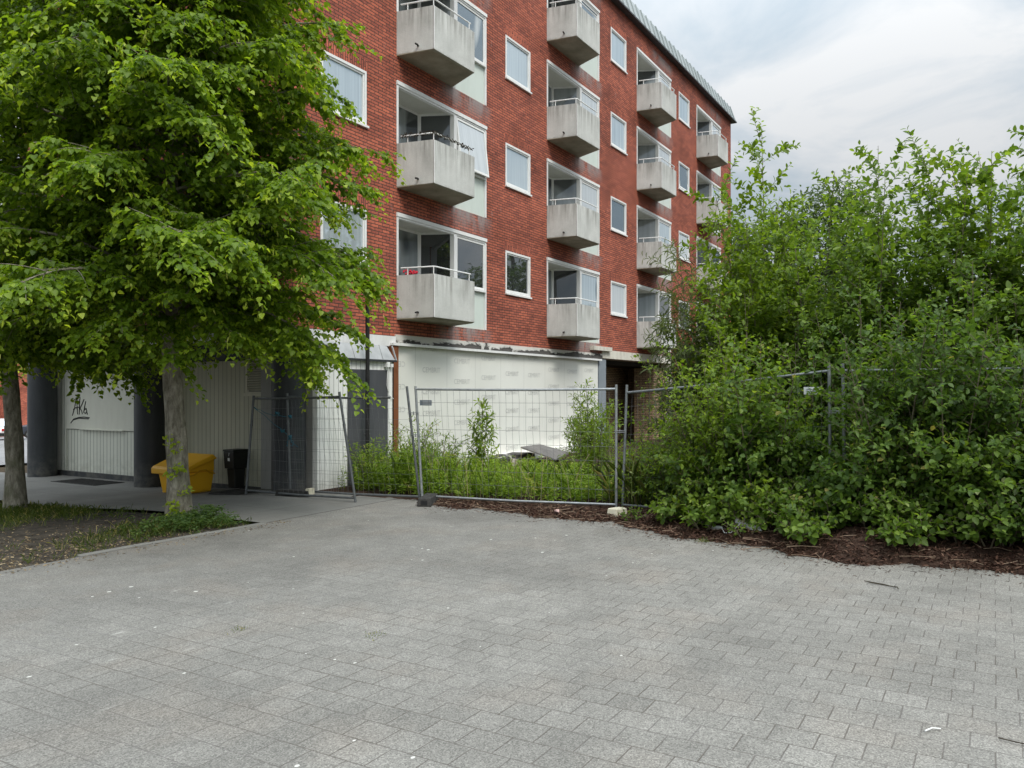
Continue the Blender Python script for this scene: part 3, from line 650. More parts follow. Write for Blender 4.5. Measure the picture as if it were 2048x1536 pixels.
def wordmesh(src, wd, ht):
    m = MB(); m.add([(p[0]*wd, D-.0155-ORG[cb].y, p[2]*ht) for p in src[0]], src[1]); return m.build('lettering', M['letter'], mesh_only=True)
W0 = wordmesh(word('CEMBRIT', 0, 0, 1, 1), .67, .116)
for x, zt in ((14.9,2.80),(16.13,2.55),(17.32,2.66),(18.48,2.78),(19.66,2.76),(20.84,2.45),(22.02,2.42),(23.21,2.48)):
    for j in range(6):
        z = zt - .487*j - .058
        if z < .2: break
        link('lettering', W0, cb, (x-.335-ORG[cb].x, 0, z))
W1 = word('CE', 0, 0, 1, 1); W1 = wordmesh(([(1-p[0],p[1],p[2]) for p in W1[0]], [f[::-1] for f in W1[1]]), .22, .116)
for j in range(4): link('lettering', W1, cb, (13.72-ORG[cb].x, 0, 2.36-.487*j))
m = MB(); m.box(23.93, 24.50, D-.02, D+.35, -.1, 2.86); m.build('steel_post', M['bluegrey'], bld)
m = MB(); m.quad((24.5,D+1.7,-.1),(30.5,D+1.7,-.1),(30.5,D+1.7,2.9),(24.5,D+1.7,2.9)); m.quad((30.5,D+.3,-.1),(30.5,D+.3,2.9),(30.5,D+1.7,2.9),(30.5,D+1.7,-.1)); m.box(29.2,30.49,D+.12,D+.9,-.1,2.7)
m.build('bay_wall', M['brown_brick'], bld)
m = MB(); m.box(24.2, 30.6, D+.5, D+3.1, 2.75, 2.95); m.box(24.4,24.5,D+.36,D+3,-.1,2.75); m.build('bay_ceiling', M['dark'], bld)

# ------------------------------------------------------------------ things beside the building
def thing_mesh(o, label, cat, group=None): return tag(o, label, cat, group)
t = empty('downpipe', (12.21, 10.5, 0), 'slender black metal pole standing in front of the grey door', 'pole')
m = MB(); m.tube([(12.21,10.5,-.05),(12.21,10.5,3.6)], .042, 14); m.build('shaft', M['black'], t)
m = MB(); m.tube([(12.21,10.5,.62),(12.21,10.5,.70)], .052, 14); m.build('collar', M['black'], t)

# yellow grit bin with a sloping lid
g0 = -.125
t = empty('grit_bin', (10.3, 13.4, g0), 'yellow plastic grit bin with a sloping lid behind the front tree trunk', 'grit bin')
m = MB(); y0, y1 = 13.0, 13.88; x0, x1 = 10.03, 10.64
m.hexa([(x0+.06,y0+.045,g0+.03),(x1-.04,y0+.045,g0+.03),(x1-.04,y1-.045,g0+.03),(x0+.06,y1-.045,g0+.03)], [(x0,y0,g0+.42),(x1,y0,g0+.42),(x1,y1,g0+.42),(x0,y1,g0+.42)])
m.hexa([(x0,y0,g0+.421),(x1,y0,g0+.421),(x1,y1,g0+.421),(x0,y1,g0+.421)], [(x0,y0,g0+.47),(x1,y0,g0+.68),(x1,y1,g0+.68),(x0,y1,g0+.47)])
for yy0, yy1 in ((y0+.02, y0+.22), (y1-.22, y1-.02)):
    m.box(x0+.06, x1-.04, yy0+.06, yy1-.02, g0, g0+.05)
bevel(m.build('body', M['yellow'], t), .03, 3)
m = MB(); l0, l1 = x0-.09, x1+.03; a, b = y0-.06, y1+.06
m.hexa([(l0,a,g0+.44),(l1,a,g0+.66),(l1,b,g0+.66),(l0,b,g0+.44)], [(l0,a,g0+.52),(l1-.10,a,g0+.75),(l1-.10,b,g0+.75),(l0,b,g0+.52)])
m.hexa([(l0-.02,a,g0+.38),(l0+.04,a,g0+.38),(l0+.04,b,g0+.38),(l0-.02,b,g0+.38)], [(l0-.02,a,g0+.50),(l0+.04,a,g0+.50),(l0+.04,b,g0+.50),(l0-.02,b,g0+.50)])
bevel(m.build('lid', M['yellow'], t), .025, 3)
m = MB(); pts = [(x0+.03,y0-.006,g0+.37),(x0+.14,y0-.006,g0+.38),(x0+.26,y0-.008,g0+.45),(x0+.40,y0-.008,g0+.46),(x0+.50,y0-.006,g0+.39),(x1,y0-.006,g0+.37)]
m.tube(pts, .014, 6); m.build('rib', mottled('yellow_rib', (.58,.29,.01), (.64,.33,.015), 3, .45, .4), t)
# black litter bin
tb = t = empty('litter_bin', (10.97, 12.77, -.07), 'black litter bin with a square head on a narrower body beside the yellow bin', 'litter bin')
m = MB(); m.hexa([(10.840,12.630,-.05),(11.080,12.630,-.05),(11.080,12.890,-.05),(10.840,12.890,-.05)], [(10.820,12.620,.33),(11.100,12.620,.33),(11.100,12.910,.33),(10.820,12.910,.33)]); bevel(m.build('body', M['black_pl'], t), .02)
m = MB(); m.hexa([(10.790,12.610,.331),(11.140,12.610,.331),(11.140,12.950,.331),(10.790,12.950,.331)], [(10.770,12.600,.66),(11.160,12.600,.66),(11.160,12.970,.66),(10.770,12.970,.66)]); m.box(10.765,11.165,12.590,12.980,.662,.70); bevel(m.build('head', M['black_pl'], t), .012)
m = MB(); m.box(10.775,10.785,12.740,12.810,.48,.54); m.tube([(10.770,12.770,.58),(10.770,12.750,.64)], .006, 5); m.build('sticker', M['white'], t)
tb.scale = (.95, .78, 1)
for (x, y, sx, sy, lb) in ((10.55, 17.0, .35, .8, 'dark metal floor grate in the path in front of the white panel'), (10.35, 11.85, .3, .6, 'dark rubber mat on the path below the leaning fence panel')):
    m = MB(); z = float(gz(x,y))+.012; m.box(x-sx, x+sx, y-sy, y+sy, z-.03, z)
    for k in range(9): m.box(x-sx+.03, x+sx-.03, y-sy+.05+k*(2*sy-.1)/9, y-sy+.08+k*(2*sy-.1)/9, z+.001, z+.008)
    tag(m.build('floor_grate' if y > 14 else 'rubber_mat', M['rubber']), lb, 'grate' if y > 14 else 'mat')

# ------------------------------------------------------------------ temporary mesh fence
def fence(label, bl, br, tl, tr, rail_l, rail_r, ext=(0,0), nv=26, nh=9, bot=.10, rail_end=1.0, wob=.0, mat='galv', seed=1, low=True):
    """bl/br post feet, tl/tr post tops; rail_l/rail_r fraction of post height where the top rail meets"""
    bl, br, tl, tr = map(Vector, (bl, br, tl, tr))
    t = empty('mesh_fence', tuple((bl+br)/2), label, 'fence panel', 'temporary mesh fence panels')
    for a, b in ((bl, tl), (br, tr)):
        m = MB(); m.tube([a + (b-a)*-.02, b], .0215, 10); m.tube([a+(b-a)*.69, a+(b-a)*.71], .026, 10); m.build('post', M[mat], t)
    def pt(u, v): return (bl.lerp(tl, v)).lerp(br.lerp(tr, v), u)
    def rt(u): return bl.lerp(tl, rail_l).lerp(br.lerp(tr, rail_r), u)
    m = MB(); n = 9; m.tube([rt(rail_end*i/(n-1)) + Vector((0,0,-.012*math.sin(math.pi*i/(n-1)))) for i in range(n)], .019, 8); m.build('rail', M[mat], t)
    if low: m = MB(); m.tube([pt(0,bot*.4), pt(.5,bot*.4)-Vector((0,0,.015)), pt(1,bot*.4)], .019, 8); m.build('rail', M[mat], t)
    m = MB(); r = random.Random(seed)
    def q(u, v):      # a point of the mesh, with the sag and dents of an old panel
        a = pt(u, bot*.4 if v == 0 else bot*.4 + (1-bot*.4)*0); b = rt(u); p = a.lerp(b, v)
        k = wob*math.sin(math.pi*u)*math.sin(math.pi*v)
        nrm = (br-bl).cross(Vector((0,0,1))).normalized()
        return p + nrm*k*(math.sin(u*9+v*5+seed)+.6*math.sin(u*23-v*7)) + (br-bl).normalized()*.5*k*math.sin(v*8+u*6+seed)
    rw = .0021 if mat == 'galv' else .0015
    for i in range(1, nv):
        u = i/nv
        if u > rail_end: continue
        m.tube([q(u, v) for v in np.linspace(0, 1, 11)], rw, 4, cap=False)
    for j in range(1, nh):
        v = j/nh; m.tube([q(u, v) for u in np.linspace(0, 1, 17)], rw*1.1, 4, cap=False)
    m.build('mesh', M['wire'], t)
    return t
gm = lambda x, y: float(mulchz(np.array(x*1.0), np.array(y*1.0)))
fa = fence('sagging fence panel nearest the black litter bin, leaning back on a slanted post', (10.2,11.62,-.02), (10.25,9.07,0), (10.27,11.50,1.76), (10.11,9.30,1.83), .97, .955, nv=22, wob=.05, mat='galv_dark', seed=2)
fb_ = fence('buckled fence panel in front of the kiosk door with its top rail broken short', (10.50,10.82,0), (10.93,8.26,.0), (10.47,10.87,1.80), (10.83,8.46,1.92), .965, .90, nv=24, wob=.08, rail_end=.86, mat='galv_dark', seed=5)
fc = fence('upright fence panel in front of the white cement board wall', (10.91,8.196,.02), (11.57,4.99,.02), (10.86,8.30,1.92), (11.57,4.99,1.94), .975, .965, nv=30, nh=8, wob=.035, seed=9)
M['galv_mid'] = mottled('weathered_galvanised_steel', (.15,.165,.175), (.26,.28,.29), 12, .5, .5, .5)
fd = fence('fence panel half hidden by shrubs with a small white notice', (11.60,4.90,.02), (10.93,1.78,.15), (11.63,4.84,1.94), (10.93,1.80,2.19), .935, .955, nv=30, nh=8, wob=.05, seed=13, mat='galv_mid')
fe = fence('fence panel buried in the thicket at the right edge', (10.90,1.60,.16), (10.95,-1.75,.2), (10.88,1.63,2.19), (10.95,-1.75,2.2), .955, .96, nv=30, nh=8, wob=.05, seed=17, mat='galv_mid')
def clamp(p, q, lb):
    m = MB(); p = Vector(p); q = Vector(q); d = (q-p).normalized()
    for s in (-.012, .012): m.beam(p-d*.03+Vector((0,0,s)), q+d*.03+Vector((0,0,s)), .05, .008)
    m.tube([(p+q)/2-Vector((0,0,.03)), (p+q)/2+Vector((0,0,.03))], .008, 6)
    tag(m.build('fence_clamp', M['galv']), lb, 'clamp', 'clamps joining fence posts')
def on(a, b, z): a = Vector(a); b = Vector(b); return a.lerp(b, (z-a.z)/(b.z-a.z))
clamp(on((10.93,8.26,0),(10.83,8.46,1.92),1.47), on((10.91,8.196,.02),(10.86,8.30,1.92),1.47), 'upper clamp tying the slanted post to the upright post before the white wall')
clamp(on((10.93,8.26,0),(10.83,8.46,1.92),1.10), on((10.91,8.196,.02),(10.86,8.30,1.92),1.10), 'lower clamp tying the slanted post to the upright post before the white wall')
clamp((11.57,4.99,1.22), (11.605,4.89,1.22), 'rusty clamp between the twin posts at the middle of the fence')
clamp((10.93,1.79,1.58), (10.89,1.61,1.58), 'clamp between the twin posts beside the white notice')
def block(cx, cy, z, ang, lx, ly, h, mat, name, label, cat='base block', hole=True):
    t = empty(name, (cx, cy, z), label, cat, 'fence base blocks')
    m = MB(); m.hexa([(-lx/2,-ly/2,0),(lx/2,-ly/2,0),(lx/2,ly/2,0),(-lx/2,ly/2,0)], [(-lx/2+.02,-ly/2+.015,h),(lx/2-.02,-ly/2+.015,h),(lx/2-.02,ly/2-.015,h),(-lx/2+.02,ly/2-.015,h)])
    me = m.build('body', mat, mesh_only=True); o = link('body', me, t); bevel(o, .012); t.rotation_euler = (0,0,ang)
    m = MB(); m.box(-lx/2-.002,-lx/2+.012,-.05,.05,.03,h-.035)
    if hole: link('lifting_slot', m.build('lifting_slot', M['black'], mesh_only=True), t)
    return t
block(10.75, 7.96, .004, math.atan2(.45,.9), .74, .23, .125, M['rubber'], 'ballast_block', 'black recycled rubber fence foot on the paving in front of the white wall')
block(10.98, 4.72, .03, R(-20), .26, .2, .11, M['cream'], 'ballast_block', 'cream concrete fence foot below the twin posts', hole=False)
t = block(10.35, 10.55, .0, R(-80), .70, .22, .11, M['rubber'], 'ballast_block', 'dark fence foot with a white end cap below the leaning panels', hole=False)
m = MB(); m.box(.27,.345,-.08,.08,.035,.145); o = link('end_cap', m.build('end_cap', M['cream'], mesh_only=True), t)
# notices on the fence
m = MB(); m.box(10.925, 10.935, 8.02, 8.26, 1.60, 1.69)
for z in (1.618, 1.64, 1.664): m.box(10.921,10.9245,8.04,8.2,z,z+.008,1)
tag(m.build('notice_plate', [M['bluegrey'], M['scrap']]), 'small blue grey notice plate wired to the fence before the white wall', 'notice')
m = MB(); m.box(10.895, 10.903, 1.90, 2.10, 1.80, 1.895)
for z in (1.815, 1.838, 1.862): m.box(10.891,10.8945,1.93,2.07,z,z+.007,1)
o = tag(m.build('notice_plate', [M['scrap'], M['bluegrey']]), 'small white notice plate hanging crooked beside the twin posts in the thicket', 'notice')
# blue rope tangled round a post
m = MB(); r = random.Random(5)
pA = Vector((10.49,10.83,1.38)); pB = Vector((10.24,11.45,1.55)); pC = Vector((10.49,10.83,1.02)); pD = Vector((10.40,10.96,1.14))
def rope(a, b, sag, n=12): return [a.lerp(b, i/(n-1)) - Vector((0,0,sag*math.sin(math.pi*i/(n-1)))) + Vector((r.gauss(0,.006),r.gauss(0,.006),r.gauss(0,.006))) for i in range(n)]
m.tube(rope(pB, pA, .05), .005, 5); m.tube(rope(pB, pC, .0), .005, 5)
for c0 in (pA, pC, pA.lerp(pB,.35), pC.lerp(pB,.2)):
    for k in range(4):
        ph = r.uniform(0,6); R0 = r.uniform(.02,.045)
        m.tube([c0 + Vector((R0*math.cos(ph+a*.9)*.7, R0*math.sin(ph+a*.9), R0*math.sin(a*1.7+k)*.8)) for a in range(9)], .005, 5)
for k in range(5): m.tube([pC + Vector((r.gauss(0,.02),r.gauss(0,.02),-.02)), pC + Vector((r.gauss(0,.05),r.gauss(0,.06),-.09)), pC + Vector((r.gauss(0,.05),r.gauss(0,.09),-.17))], .006, 4)
tag(m.build('rope', M['rope']), 'frayed blue rope tangled round the leaning fence posts', 'rope')
# poles, rubble, boards and litter
m = MB(); m.tube([(12.75,6.75,.10),(13.0,5.4,.14)], .024, 8); tag(m.build('steel_tube', M['galv']), 'loose steel tube lying in the weeds behind the upright fence panel', 'tube')
t = empty('rubble_block', (17.3, 10.2, 0), 'broken white kerb of rubble at the foot of the white wall', 'rubble')
m = MB(); r = random.Random(8)
prof = [(-.7,.0),(-.66,.24),(-.3,.30),(.1,.27),(.45,.30),(.72,.26),(.80,.02)]
m.hexa([(17.3+x,10.0,z) for x,z in prof], [(17.3+x*.98,10.5,z*.97) for x,z in prof]); m.build('slab', M['peel'], t)
m = MB()
for k in range(8): x = 16.8+k*.16; m.box(x, x+.12, 9.93, 9.998, .02+r.uniform(0,.04), .16+r.uniform(-.04,.05))
bevel(m.build('brick_edge', mottled('pale_rubble', (.30,.24,.19), (.6,.56,.5), 9, .9), t), .012)
m = MB(); q = [(17.05,9.85,.49),(19.3,10.55,.40),(19.5,9.75,.20),(18.2,9.5,.12)]
m.hexa([(x,y,z-.035) for x,y,z in q], q); tag(m.build('loose_board', M['wood']), 'grey board lying tilted over the rubble by the white wall', 'board')
m = MB(); m.box(16.4, 22.5, D-.30, D-.02, -.1, .24); tag(bevel(m.build('low_plinth', M['board']), .02), 'low white plastered plinth along the bottom of the white wall', 'plinth')
def crumple(name, pts, label, seed, mat):
    r = random.Random(seed); m = MB(); n = len(pts)
    vs = []
    for (x,y,z,wd) in pts:
        for s in (-1,-.4,.3,1): vs.append((x+r.gauss(0,.02), y+s*wd*.15+r.gauss(0,.015), z+ s*wd*.45*.5 + r.gauss(0,.015)))
    fs = [(i*4+k, i*4+k+1, (i+1)*4+k+1, (i+1)*4+k) for i in range(n-1) for k in range(3)]
    m.add(vs, fs, 0, True); o = m.build(name, mat); md = o.modifiers.new('thick', 'SOLIDIFY'); md.thickness = .004; sd = o.modifiers.new('sub', 'SUBSURF'); sd.levels = sd.render_levels = 1
    return tag(o, label, 'litter')
def scrap(p): return [(x, y, gm(x, y) + dz, wd) for x, y, dz, wd in p]
crumple('plastic_sheet', scrap([(10.30,3.28,.05,.09),(10.27,3.18,.04,.12),(10.22,3.08,.03,.11),(10.20,3.0,.03,.12),(10.17,2.92,.04,.08)]), 'torn grey white plastic strip on the mulch, the left one', 4, M['scrap'])
crumple('plastic_sheet', scrap([(10.20,2.78,.10,.14),(10.18,2.70,.10,.24),(10.14,2.61,.05,.20),(10.10,2.51,.04,.16),(10.07,2.42,.03,.12)]), 'crumpled grey white plastic sheet on the mulch, the right one', 6, M['scrap'])
m = MB(); m.tube([(10.15,2.96,.14),(10.05,2.88,.08),(10.05,2.8,.09),(10.2,2.68,.24),(10.4,2.6,.4)], .005, 4); tag(m.build('cable_scrap', M['scrap']), 'thin pale cable looping between the plastic scraps', 'cable')
crumple('paper_scrap', [(10.75,5.63,.05,.06),(10.74,5.58,.06,.08),(10.73,5.53,.05,.05)], 'scrap of pale pink paper on the mulch below the upright panel', 9, mottled('pink_paper', (.55,.33,.30), (.7,.55,.5), 20, .8))
m = MB(); m.tube([(8.50,1.08,.012),(8.44,1.0,.016),(8.43,.90,.012),(8.37,.79,.012)], [.003,.008,.007,.004], 6); m.tube([(8.37,.80,.016),(8.30,.77,.03),(8.27,.76,.02)], .005, 5); tag(m.build('stick', M['dark_bark']), 'short dark stick lying on the paving', 'stick')
m = MB(); m.tube([(4.92,.32,.012),(4.97,.29,.016),(5.0,.25,.01)], .004, 5); tag(m.build('paper_sliver', M['white']), 'small white sliver of litter on the pale blocks in the right foreground', 'litter')
m = MB(); m.tube([(5.02,-.02,.012),(5.0,-.10,.014),(5.0,-.20,.012)], .0035, 5); tag(m.build('twig', M['dark_bark']), 'thin dark twig on the paving at the right edge', 'twig')

# ------------------------------------------------------------------ street beyond the left end
def car(x, y, ang, paint, label, light):
    z = float(gz(x,y)); t = empty('parked_car', (x,y,z), label, 'car', 'cars parked along the street'); t.rotation_euler = (0,0,ang)
    prof = [(-2.1,.32),(-2.15,.62),(-2.05,.86),(-1.75,.95),(-1.35,1.40),(-.9,1.47),(.35,1.46),(1.05,.98),(1.85,.86),(2.1,.70),(2.12,.32)]
    m = MB(); m.hexa([(a,-.86,b) for a,b in prof], [(a,.86,b) for a,b in prof]); o = link('body', m.build('body', paint, mesh_only=True), t); bevel(o, .06, 3)
    m = MB()
    for s in (-.862, .862):
        w_ = [(-1.55,.98),(-1.25,1.34),(.28,1.38),(.85,1.0)]; m.hexa([(a,s-.008,b) for a,b in w_], [(a,s+.008,b) for a,b in w_])
    m.hexa([(-1.80,-.7,1.0),(-1.80,.7,1.0),(-1.46,.7,1.34),(-1.46,-.7,1.34)], [(-1.83,-.7,1.0),(-1.83,.7,1.0),(-1.49,.7,1.34),(-1.49,-.7,1.34)]); link('windows', m.build('windows', M['glass_dark'], mesh_only=True), t)
    for a in (-1.3, 1.3):
        for s in (-.80, .80):
            m = MB(); m.tube([(a,s-.1,.32),(a,s+.1,.32)], .32, 20); wh = link('wheel', m.build('wheel', M['rubber'], mesh_only=True), t)
            m = MB(); m.tube([(a,s-.105,.32),(a,s+.105,.32)], .2, 14); link('rim', m.build('rim', M['galv'], mesh_only=True), wh)
    for s in (-.62, .62):
        m = MB(); m.box(-2.17,-2.04,s-.2,s+.2,.68,.84); link('tail_light', m.build('tail_light', light, mesh_only=True), t)
    m = MB(); m.box(-2.2,-2.1,-.8,.8,.34,.55); link('bumper', m.build('bumper', M['black_pl'], mesh_only=True), t)
rl = mottled('red_lens', (.45,.02,.02), (.5,.03,.03), 5, .3, .5)
car(30.5, 60.0, R(62), mottled('white_car_paint', (.7,.7,.7), (.74,.74,.74), 2, .3, .5), 'white parked car with red tail lights at the left edge', rl)
car(33.2, 58.0, R(155), mottled('dark_blue_car_paint', (.05,.06,.08), (.07,.08,.1), 2, .3, .5), 'dark parked car seen between the left trunk and the column', rl)
def house(x0, x1, y0, y1, h, wall, roofm, label, name='house', rh=2.6):
    z = float(gz((x0+x1)/2, y0))-.3; t = empty(name, ((x0+x1)/2, y0, z), label, 'house', None)
    m = MB(); m.box(x0,x1,y0,y1,z,z+h); m.build('wall', wall, t)
    m = MB(); ym = (y0+y1)/2; m.hexa([(x0-.3,y0-.4,z+h),(x1+.3,y0-.4,z+h),(x1+.3,y1+.4,z+h),(x0-.3,y1+.4,z+h)], [(x0-.3,ym-.05,z+h+rh),(x1+.3,ym-.05,z+h+rh),(x1+.3,ym+.05,z+h+rh),(x0-.3,ym+.05,z+h+rh)]); m.build('roof', roofm, t)
    nw = max(2, int((x1-x0)/2.6))
    for i in range(nw):
        for j in range(int(h//2.9)):
            cx = x0 + (i+.5)*(x1-x0)/nw; zz = z + .9 + 2.9*j
            m = MB(); m.box(cx-.6,cx+.6,y0-.04,y0+.1,zz,zz+1.3); wq = m.build('window', M['white'], t)
            m = MB(); m.box(cx-.5,cx+.5,y0-.05,y0-.041,zz+.1,zz+1.2); m.build('pane', M['glass_dark'], wq)
house(18, 33.5, 70, 80, 8.5, mottled('white_render', (.62,.61,.58), (.7,.69,.66), 1, .85), mottled('dark_tiles', (.10,.05,.04), (.14,.07,.05), 3, .85), 'white rendered house across the street at the left edge')
house(36.5, 52, 68, 78, 7.0, M['brown_brick'] if False else brick_mat('orange_brick', False, 1.3, False), mottled('red_tiles', (.30,.08,.05), (.36,.10,.06), 3, .85), 'red house across the street beside the leftmost column')

# ------------------------------------------------------------------ foliage
def unit(a): return a/np.maximum(np.linalg.norm(a, axis=-1, keepdims=True), 1e-9)
class Leaves:
    def __init__(s): s.P=[]; s.A=[]; s.N=[]; s.L=[]; s.W=[]; s.T=[]
    def add(s, P, A, Nn, L, W, T):
        P = np.atleast_2d(P); n = len(P)
        s.P.append(P); s.A.append(np.broadcast_to(A,(n,3))); s.N.append(np.broadcast_to(Nn,(n,3)))
        for a, b in ((s.L,L),(s.W,W),(s.T,T)): a.append(np.broadcast_to(np.asarray(b,float),(n,)))
    def count(s): return sum(len(p) for p in s.P)
    def build(s, name, mat, parent=None, fold=.12, droop=.12, shape=(.18,.38,.46,.50,.75,.32)):
        P = np.concatenate(s.P); A = unit(np.concatenate(s.A)); Nn = np.concatenate(s.N); L = np.concatenate(s.L)[:,None]; W = np.concatenate(s.W)[:,None]; T = np.concatenate(s.T)
        B = unit(np.cross(Nn, A)); Nn = np.cross(A, B)
        u1,w1,u2,w2,u3,w3 = shape
        lift = Nn*W*fold*2
        sd = lambda u, w, k, d: (P + A*L*u + k*B*W*w + lift*w*2 - Nn*L*droop*d)
        v = np.stack([P, sd(u1,w1,1,0), sd(u2,w2,1,.2), sd(u3,w3,1,.6), P + A*L - Nn*L*droop*1.4, sd(u3,w3,-1,.6), sd(u2,w2,-1,.2), sd(u1,w1,-1,0), P + A*L*.5 - Nn*L*droop*.3], 1)
        o0 = np.array(ORG.get(parent, Vector((0,0,0))))
        n = len(P); v = v.reshape(-1,3) - o0
        base = (np.arange(n)*9)[:,None]
        loops = (base + np.array([0,1,2,8, 8,2,3,4, 0,8,6,7, 8,4,5,6])[None]).ravel()
        tot = np.full(n*4, 4); start = np.arange(n*4)*4
        me = bpy.data.meshes.new(name); me.vertices.add(n*9); me.vertices.foreach_set('co', v.ravel().astype(np.float32))
        me.loops.add(len(loops)); me.loops.foreach_set('vertex_index', loops.astype(np.int32))
        me.polygons.add(len(tot)); me.polygons.foreach_set('loop_start', start.astype(np.int32)); me.polygons.foreach_set('loop_total', tot.astype(np.int32))
        at = me.attributes.new('tint', 'FLOAT', 'POINT'); at.data.foreach_set('value', np.repeat(np.clip(T,0,1), 9).astype(np.float32))
        me.materials.append(mat); me.update(calc_edges=True); me.validate()
        o = bpy.data.objects.new(name, me); C.objects.link(o)
        if parent: o.parent = parent; ORG[o] = ORG[parent]
        return o
UP = np.array([0,0,1.])
def rnd(n, s=1.): return rng.normal(0, s, (n,3))
def line(p0, d, ln, n, droop=0, curve=None):
    t = np.linspace(0, 1, n)[:,None]; d = unit(np.asarray(d, float))
    p = np.asarray(p0) + d*ln*t - UP*droop*ln*t*t
    if curve is not None: p = p + curve*ln*t*t
    return p
def along(pts, s):      # point and tangent at fraction s
    k = s*(len(pts)-1); i = np.minimum(k.astype(int), len(pts)-2); f = (k-i)[:,None]
    return pts[i]*(1-f)+pts[i+1]*f, unit(pts[i+1]-pts[i])

def linden(base, label, height, first, prof, lean, n_limb, seed, leaf=.098, dens=1.0, r0=.19, extra=()):
    global rng; rng = np.random.default_rng(seed)
    t = empty('linden_tree', base, label, 'tree')
    base = np.array(base, float); lf = Leaves(); wood = MB()
    th = np.linspace(-.05, height, 26)
    trunk = np.stack([base[0]+lean[0]*th + .05*np.sin(th*.9+seed), base[1]+lean[1]*th + .04*np.cos(th*1.1+seed), base[2]+th], 1)
    rad = np.interp(th, [-.05,.12,.5,first,height*.55,height], [r0*1.32,r0*1.12,r0*.96,r0*.76,r0*.45,.012])
    wood.tube(trunk, list(rad*(1+.05*np.sin(th*7))), 18)
    for i in range(n_limb + len(extra)):
        f = (min(i,n_limb-1)+.5)/n_limb; h = first + (height-first-.3)*f**.92
        az = i*2.39996 + rng.normal(0,.2); Rr = np.interp(h, *prof)*rng.uniform(.80,1.06)
        if i >= n_limb: h, az, Rr = extra[i-n_limb]
        if Rr < .2: continue
        hf = (h-first)/(height-first)
        p0 = np.array([np.interp(h, th, trunk[:,0]), np.interp(h, th, trunk[:,1]), base[2]+h])
        rise = np.interp(hf, [0,.12,.35,1],[.50,.78,1.05,1.6])*rng.uniform(.85,1.2); dr = np.interp(hf,[0,.12,.35,.7,1],[.66,.72,.70,.60,.3])*rng.uniform(.85,1.15)
        s = np.linspace(0,1,9); d = np.array([math.cos(az), math.sin(az), 0]); side = np.array([-d[1], d[0], 0])
        L = Rr*.84
        pts = p0 + d*(L*s)[:,None] + UP*(L*(rise*s - dr*s*s))[:,None] + side*(L*.10*np.sin(s*4+i))[:,None]*rng.normal(0,1)
        lr = .012 + .022*L/3
        wood.tube(pts, list(np.linspace(lr, .005, 9)), 6, cap=False)
        nsec = max(5, int(L*6.6*dens))
        for j in range(nsec+1):
            sj = .16 + .84*(j+rng.uniform(0,.7))/(nsec+1) if j < nsec else .97
            (q,), (tg,) = along(pts, np.array([min(sj,.995)]))
            ang = (1 if j%2 else -1)*rng.uniform(.45,1.15) if j < nsec else 0
            ca, sa_ = math.cos(ang), math.sin(ang)
            dd = np.array([tg[0]*ca-tg[1]*sa_, tg[0]*sa_+tg[1]*ca, tg[2]*.5 + rng.uniform(-.55,.60)])
            ln = rng.uniform(.45,.95)*(1.15-.45*sj)*min(1, .5+L/3)
            tw = line(q, dd, ln, 6, rng.uniform(.10,.40)*(.7 if hf < .1 else 1))
            wood.tube(tw, list(np.linspace(.007,.003,6)), 3, cap=False)
            spray(lf, tw, leaf, dens, .5)
            for k in range(5):
                (q2,), (t2,) = along(tw, np.array([rng.uniform(.2,.9)]))
                a2 = rng.choice([-1,1])*rng.uniform(.5,1.1); ca, sa_ = math.cos(a2), math.sin(a2)
                d2 = np.array([t2[0]*ca-t2[1]*sa_, t2[0]*sa_+t2[1]*ca, t2[2]*.3+rng.uniform(-.6,.5)])
                tw2 = line(q2, d2, rng.uniform(.22,.48), 4, rng.uniform(.25,.9)); spray(lf, tw2, leaf, dens, .75)
    print(label, lf.count()); wood.build('trunk', M['bark'], t)
    lf.build('crown', M['linden'], t, fold=.10, droop=.16, shape=(.06,.36,.34,.55,.70,.36))
    return t
def spray(lf, tw, leaf, dens, young):
    ln = np.linalg.norm(np.diff(tw, axis=0), axis=1).sum(); n = max(5, int(ln/.038*dens)); s = np.clip((np.arange(n)+rng.uniform(0,1,n))/n, .02, .999)
    p, tg = along(tw, s); hd = tg.copy(); hd[:,2] = 0; hd = unit(hd + rnd(n,.05)); sd = np.cross(UP, hd)*(np.where(np.arange(n)%2, 1, -1)[:,None])
    A = hd*.55 + sd*rng.uniform(.3,1.0,(n,1)) - UP*rng.uniform(.15,.95,(n,1)) + rnd(n,.18)
    Nn = UP*.9 + hd*.30 + sd*.25 + rnd(n,.25)
    sz = leaf*rng.uniform(.62,1.15,n)*(1.08-.30*s)
    pet = unit(A)*.03
    y = .16 + .52*young*s**3 + rng.normal(.05,.14,n) + (.26*s if rng.uniform() < .35 else 0)*young
    lf.add(p+pet, A, Nn, sz, sz*.92, np.clip(y, 0, .84))
    k = (rng.uniform(0,1,n) < .30) & (s > .45)      # flower bracts, pale and hanging near the tips
    if k.any() and young > .6 and rng.uniform() < .30:
        m_ = k.sum(); lf.add(p[k], np.array([0,0,-1.]) + rnd(m_,.28) + hd[k]*.3, hd[k]+rnd(m_,.4), rng.uniform(.06,.10,m_), .021, rng.uniform(.84,1.0,m_))
PROF1 = ([1.9,2.5,2.9,4.0,5.0,6.0,7.0,8.0,9.4,10.2],[2.0,3.1,3.7,3.3,3.1,2.7,2.3,1.8,.9,.2])
